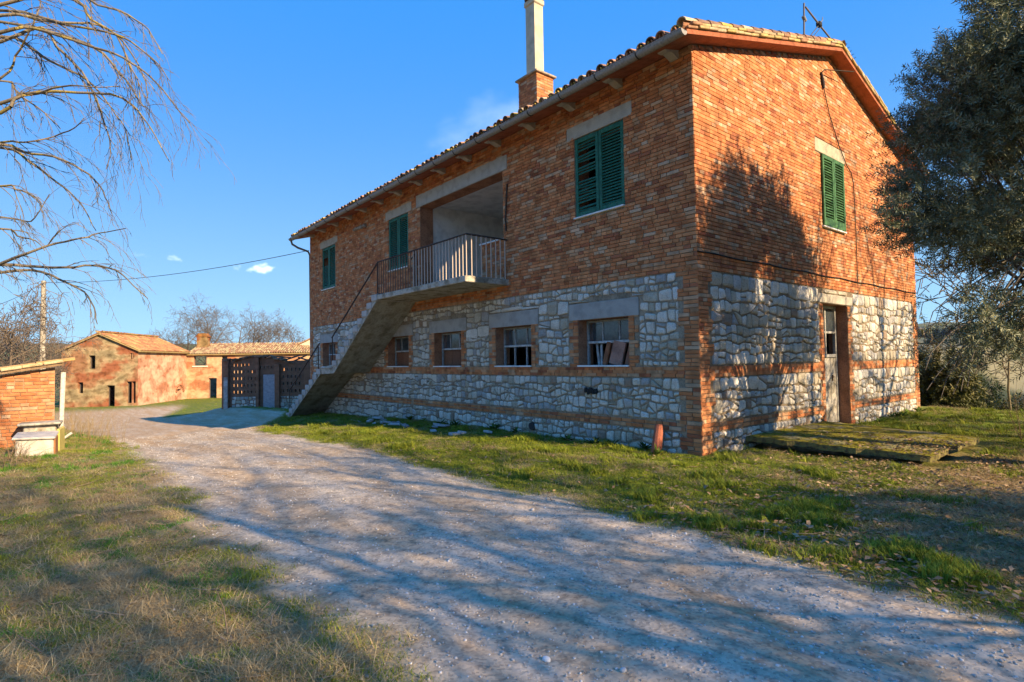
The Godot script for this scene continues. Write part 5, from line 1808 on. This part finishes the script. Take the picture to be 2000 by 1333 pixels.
	for k in 420:
		var x := R(-5.0, 5.0) if k < 260 else 3.5 - 9.0 * rng.randf()
		var z := R(-1.0, 3.8) if k < 260 else R(6.6, 9.5)
		if x < 0.2 and z < 0.2: continue
		var p := Vector3(x, surface(x, z) + 0.025, z)
		var d := Vector3(R(-1, 1), R(-0.08, 0.15), R(-1, 1)).normalized()
		var ln := R(0.06, 0.3)
		tb.tube([p, p + d * ln * 0.5 + vr(0.015), p + d * ln], [0.005, 0.004, 0.002], 4, Color(0.16, 0.11, 0.07).lerp(Color(0.36, 0.29, 0.2), rng.randf()))
	var to := put("dead_twigs", tb, M.bark, self)
	to.set_meta("kind", "stuff")
	tag(to, "dead twigs lying in the grass on both verges", "twigs")

func small_things() -> void:
	# mossy slab before the gable door
	var b := Buf.new()
	var nx := 26
	var nz := 28
	var top := func(i: int, j: int) -> Vector3:
		var u := float(i) / nx
		var w := float(j) / nz
		var x := lerpf(0.03, 2.62 + 0.05 * n1.get_noise_2d(w * 4.0, 3.0), u)
		var z := lerpf(-1.3 + 0.1 * n1.get_noise_2d(u * 6.0, 1.0), -4.45 + 0.5 * u, w)
		return Vector3(x, 0.2 + 0.02 * n2.get_noise_2d(x * 4.0, z * 4.0) - 0.03 * u, z)
	for i in nx:
		for j in nz:
			b.quad(top.call(i, j), top.call(i + 1, j), top.call(i + 1, j + 1), top.call(i, j + 1), Color(0.24, 0.22, 0.035).lerp(Color(0.33, 0.29, 0.045), rng.randf()).lerp(Color(0.36, 0.33, 0.27), smoothstep(0.12, 0.3, n1.get_noise_2d(i * 0.16, j * 0.16) + 0.3 * n2.get_noise_2d(i * 0.6, j * 0.6))))
	for k in nx: b.quad(top.call(k, 0) - Y * 0.085, top.call(k + 1, 0) - Y * 0.085, top.call(k + 1, 0), top.call(k, 0), L(0.24, 0.21, 0.15))
	for k in nz: b.quad(top.call(nx, k) - Y * 0.085, top.call(nx, k + 1) - Y * 0.085, top.call(nx, k + 1), top.call(nx, k), L(0.24, 0.21, 0.15))
	for k in nz: b.quad(top.call(0, k + 1) - Y * 0.085, top.call(nx, k + 1) - Y * 0.085, top.call(nx, k) - Y * 0.085, top.call(0, k) - Y * 0.085, L(0.24, 0.21, 0.15))
	for k in nx: b.quad(top.call(k + 1, nz) - Y * 0.085, top.call(k, nz) - Y * 0.085, top.call(k, nz), top.call(k + 1, nz), L(0.24, 0.21, 0.15))
	var sl := thing("door_slab", "wide moss covered concrete slab before the gable door", "slab", Vector3.ZERO)
	put("slab", b, M.moss, sl)
	b = Buf.new()
	b.box(Vector3(1.1, 0.02, -2.8), Vector3(2.0, 0.16, 2.3), L(0.24, 0.22, 0.18))
	put("plinth", b, M.concrete, sl)
	# clay tile leaning on the wall
	b = Buf.new()
	var tile := tile_shape(0.1, 0.075, 0.48, true, L(0.42, 0.14, 0.08))
	b.add(tile, Transform3D(Basis(X, Z, -Y).rotated(X, -0.2), Vector3(-0.72, -0.02, 0.2)), L(0.42, 0.14, 0.08))
	single("clay_tile", b, M.tile, "curved red clay tile leaning on the stone wall", "tile")
	# white rubble at the foot of the front wall
	for k in 26:
		b = Buf.new()
		var x := R(-10.6, -4.6)
		var z := 0.75 + R(-0.35, 0.35) - (x + 4.6) * -0.02 + 0.25
		var s := Vector3(R(0.08, 0.4), R(0.03, 0.07), R(0.05, 0.2))
		b.cbox(Vector3.ZERO, s, 0.012, shade(L(0.58, 0.57, 0.56), R(0.6, 1.1)))
		var o := single("rubble_piece", b, M.stone, "flat piece of white rubble on grass below the front wall", "rubble", "white rubble along the front wall")
		o.transform = Transform3D(Basis(Y, R(-0.6, 0.6)).rotated(X, R(-0.25, 0.25)), Vector3(x, surface(x, z) + s.y * 0.45 + 0.02, z))
	# utility pole and wires
	var pb := px(82, 730, 32.0)
	pb.y = height(pb.x, pb.z)
	var ph := px(82, 548, 32.0).y - pb.y
	var pole := thing("utility_pole", "tall grey concrete utility pole behind the brick shed", "pole", pb)
	b = Buf.new()
	b.tube([Vector3(0, -0.3, 0), Vector3(0, ph, 0)], [0.17, 0.11], 10, L(0.46, 0.42, 0.35), true)
	put("shaft", b, M.concrete, pole)
	b = Buf.new()
	b.tube([Vector3(-0.3, ph - 0.15, 0.0), Vector3(0.3, ph - 0.15, 0.0)], [0.03, 0.03], 6, L(0.1, 0.1, 0.1), true)
	put("crossarm", b, M.iron, pole)
	wire("house_wire", "thin overhead wire from the pole to the farmhouse eaves", pb + Y * (ph - 0.1), Vector3(-LEN - 0.05, 6.02, 0.03), 0.35)
	wire("field_wire", "thin overhead wire from the pole towards the field", pb + Y * (ph - 0.1), px(-60, 612, 26.0), 0.2)
	# the fallen aerial on the roof
	var a := thing("roof_aerial", "bent television aerial toppled over the gable roof", "aerial", Vector3(0.1, 0, 0))
	b = Buf.new()
	b.tube([Vector3(0, 7.72, -3.88), Vector3(0.02, 8.72, -3.9)], [0.02, 0.02], 6, L(0.16, 0.15, 0.16), true)
	b.tube([Vector3(0.02, 8.36, -3.94), Vector3(0.02, 8.43, -3.84)], [0.035, 0.035], 6, L(0.2, 0.2, 0.2), true)
	put("mast", b, M.iron, a)
	b = Buf.new()
	b.tube([Vector3(0.02, 8.67, -3.97), Vector3(0.02, 8.54, -4.6), Vector3(0.02, 8.33, -5.7), Vector3(0.02, 8.15, -6.3)], [0.018, 0.018, 0.018, 0.015], 6, L(0.16, 0.15, 0.17), true)
	put("boom", b, M.iron, a)
	for k in 6:
		b = Buf.new()
		var q := Vector3(0.02, 8.33, -5.7).lerp(Vector3(0.02, 8.15, -6.3), k / 5.0 - 0.3)
		b.tube([q + Vector3(-0.16, -0.03, 0), q + Vector3(0.16, 0.07, 0)], [0.007, 0.007], 4, L(0.1, 0.1, 0.1), true)
		put("element", b, M.iron, a)
	b = Buf.new()
	b.tube([Vector3(0, 7.9, -3.9), Vector3(0.02, 8.53, -4.6)], [0.011, 0.011], 5, L(0.1, 0.1, 0.1), true)
	b.tube([Vector3(0.02, 7.86, -3.95), Vector3(0.03, 8.5, -4.66)], [0.009, 0.009], 5, L(0.1, 0.1, 0.1), true)
	b.cbox(Vector3(0.02, 8.54, -4.6), Vector3(0.09, 0.1, 0.12), 0.015, L(0.03, 0.03, 0.03))
	b.tube([Vector3(0.02, 8.56, -4.6), Vector3(0.04, 8.66, -4.72), Vector3(0.04, 8.74, -4.73)], [0.01, 0.012, 0.008], 5, L(0.2, 0.22, 0.25), true)
	put("strut", b, M.iron, a)
	# weeds and brambles on the left verge
	for k in 16:
		var p := Vector3(R(-15.5, -9.5), 0, R(6.7, 7.6))
		p.y = surface(p.x, p.z)
		b = Buf.new()
		for s in 7:
			var d := (Y + vr(0.35)).normalized()
			var ln := R(0.35, 0.75)
			var q := Vector3(R(-0.1, 0.1), 0, R(-0.1, 0.1))
			b.tube([q, q + d * ln * 0.5, q + d * ln + vr(0.05)], [0.004, 0.003, 0.0015], 3, Color(0.3, 0.22, 0.11))
			for t in 3: b.tube([q + d * ln * R(0.4, 0.95), q + d * ln + vr(0.14)], [0.002, 0.001], 3, Color(0.34, 0.26, 0.14))
		var o := single("dry_weed", b, M.blade, "dry upright weed stalks beside the lane near the brick shed", "weed", "dry weeds by the brick shed")
		o.position = p
	for k in 6:
		var p := Vector3(-7.0 - k * 0.45 + R(-0.2, 0.2), 0, 8.45 + R(-0.2, 0.25) - k * 0.02)
		p.y = surface(p.x, p.z)
		b = Buf.new()
		for s in 26:
			var d := (Y * 0.7 + vr(0.9)).normalized()
			var q := vr(0.12)
			q.y = 0
			var pts := [q]
			for t in 4:
				d = (d + vr(0.35) - Y * 0.15).normalized()
				pts.append(pts[-1] + d * R(0.06, 0.14))
			b.tube(pts, [0.004, 0.004, 0.003, 0.003, 0.002], 3, Color(0.24, 0.16, 0.09).lerp(Color(0.36, 0.27, 0.16), rng.randf()))
		var o := single("bramble", b, M.blade, "tangled brown bramble at the foot of the brick shed", "bramble", "brambles by the brick shed")
		o.position = p
	for k in 22:                                         # weeds growing at the foot of the walls
		var p := Vector3(R(-13.0, -0.6), 0, R(0.1, 0.35)) if k < 14 else Vector3(R(0.1, 0.3), 0, R(-10.0, -6.2))
		p.y = surface(p.x, p.z)
		b = Buf.new()
		for s in 16:
			var an := R(0, TAU)
			var d := Vector3(cos(an), R(0.4, 1.6), sin(an)).normalized()
			var sd := d.cross(Y).normalized() * R(0.012, 0.028)
			var ln := R(0.1, 0.26)
			b.quad(Vector3.ZERO, d * ln * 0.55 - sd, d * ln - Y * ln * 0.15, d * ln * 0.55 + sd, Color(0.05, 0.09, 0.015).lerp(Color(0.1, 0.16, 0.03), rng.randf()))
		var o := single("wall_weed", b, M.blade, "low leafy green weed at the foot of the %s wall" % ("front stone" if k < 14 else "gable"), "weed", "weeds along the %s wall" % ("front" if k < 14 else "gable"))
		o.position = p
	for k in 5:                                          # tall stalks on the right by the slab
		var p := Vector3([3.3, 3.45, 3.7, 2.95, 3.9][k], 0, [-3.4, -4.4, -2.6, -5.2, -4.9][k])
		p.y = surface(p.x, p.z)
		b = Buf.new()
		for s in 5:
			var d := (Y + vr(0.4)).normalized()
			var ln := R(0.5, 1.0)
			b.tube([Vector3.ZERO, d * ln * 0.5, d * ln + vr(0.08)], [0.005, 0.004, 0.002], 3, Color(0.2, 0.14, 0.08))
			for t in 3: b.tube([d * ln * R(0.4, 0.95), d * ln + vr(0.2)], [0.003, 0.0015], 3, Color(0.22, 0.16, 0.1))
		var o := single("dry_stalk", b, M.blade, "thin dry brown stalks beside the mossy slab", "weed", "dry stalks by the slab")
		o.position = p

func wire(called: String, label: String, a: Vector3, b: Vector3, sag: float) -> void:
	var bf := Buf.new()
	var pts := []
	for k in 17:
		var t := k / 16.0
		pts.append(a.lerp(b, t) - Y * sag * 4.0 * t * (1.0 - t))
	bf.tube(pts, pts.map(func(_q): return 0.012), 4, L(0.03, 0.03, 0.03))
	single(called, bf, M.iron, label, "wire")


# ---------------------------------------------------------------- sky
func cloud_cover() -> ImageTexture:
	var w := 4096
	var h := 2048
	var im := Image.create(w, h, false, Image.FORMAT_RGBA8)
	im.fill(Color(0, 0, 0, 0))
	var nn := FastNoiseLite.new()
	nn.seed = 5; nn.frequency = 1.0; nn.fractal_octaves = 5
	# [x, y, half width, half height, strength, seed] in pixels of the photograph
	for e in [[510, 524, 24, 10, 0.3, 1.0], [337, 506, 13, 5, 0.12, 2.0], [460, 523, 8, 6, 0.06, 3.0], [955, 240, 130, 60, 0.1, 4.0], [270, 498, 14, 4, 0.03, 6.0]]:
		var d := (px(e[0], e[1], 1.0) - eye).normalized()
		var u := atan2(d.x, -d.z) / TAU * w
		var v := acos(d.y) / PI * h
		var rw: float = e[2] / F / TAU * w / maxf(0.2, sqrt(1.0 - d.y * d.y))
		var rh: float = e[3] / F / PI * h
		var R_ := int(maxf(rw, rh) * 2.2) + 3
		for j in range(-R_, R_ + 1):
			for i in range(-R_, R_ + 1):
				var x := i / rw
				var y := j / rh
				if e[2] > 60: y += x * 0.45           # the long wisp by the chimney slopes
				var f := nn.get_noise_2d(x * 1.1 + e[5] * 9.0, y * 0.9) * (0.5 if e[2] > 60 else 1.0)
				var k: float = clampf((1.0 - x * x - y * y + f * 1.5) * (0.55 if e[2] > 60 else 0.8), 0.0, 1.0)
				k = k * k * (3.0 - 2.0 * k) * e[4]
				if k <= 0.0: continue
				im.set_pixel(posmod(int(u) + i, w), clampi(int(v) + j, 0, h - 1), Color(1.0, 0.96, 0.95, k))
	return ImageTexture.create_from_image(im)


func _ready() -> void:
	rng.seed = 4242
	# camera
	var yaw := deg_to_rad(39.2489)
	var pitch := deg_to_rad(1.95558)
	var roll := deg_to_rad(-0.90031)
	var f0 := Vector3(-cos(yaw), 0, -sin(yaw))
	var r0 := Vector3(sin(yaw), 0, -cos(yaw))
	fwd = f0 * cos(pitch) + Y * sin(pitch)
	var u0 := Y * cos(pitch) - f0 * sin(pitch)
	rgt = r0 * cos(roll) + u0 * sin(roll)
	upv = u0 * cos(roll) - r0 * sin(roll)
	var cam := Camera3D.new()
	cam.name = "camera"
	add_child(cam)
	cam.transform = Transform3D(Basis(rgt, upv, -fwd), eye)
	cam.fov = rad_to_deg(2.0 * atan(666.5 / F))
	cam.near = 0.05
	cam.far = 6000.0
	cam.current = true
	# sky, air and sun
	var sky := ProceduralSkyMaterial.new()
	sky.sky_top_color = Color(0.013, 0.118, 0.365).linear_to_srgb()
	sky.sky_horizon_color = Color(0.2, 0.34, 0.43).linear_to_srgb()
	sky.sky_curve = 0.155
	sky.ground_bottom_color = Color(0.3, 0.28, 0.2)
	sky.ground_horizon_color = Color(0.6, 0.66, 0.68)
	sky.sun_angle_max = 1.0
	sky.sky_cover = cloud_cover()
	var env := Environment.new()
	env.background_mode = Environment.BG_SKY
	env.sky = Sky.new()
	env.sky.sky_material = sky
	env.tonemap_mode = Environment.TONE_MAPPER_LINEAR
	env.tonemap_exposure = 2.8
	env.fog_enabled = true
	env.fog_density = 0.0001
	env.fog_light_color = Color(0.7, 0.8, 0.95)
	env.sdfgi_enabled = true
	env.ssao_enabled = true
	env.ssil_enabled = true
	var we := WorldEnvironment.new()
	we.name = "world"
	we.environment = env
	add_child(we)
	var sun := DirectionalLight3D.new()
	sun.name = "sun"
	sun.light_energy = 1.3
	sun.light_color = Color(1.0, 0.885, 0.72)
	sun.light_angular_distance = 0.5
	sun.shadow_enabled = true
	add_child(sun)
	sun.basis = Basis.looking_at(Vector3(-0.886, -0.4305, 0.1722), Y)
	make_materials()
	build_ground()
	make_bricks()
	build_house()
	brick_shed()
	far_buildings()
	trees()
	small_things()
	ground_cover()
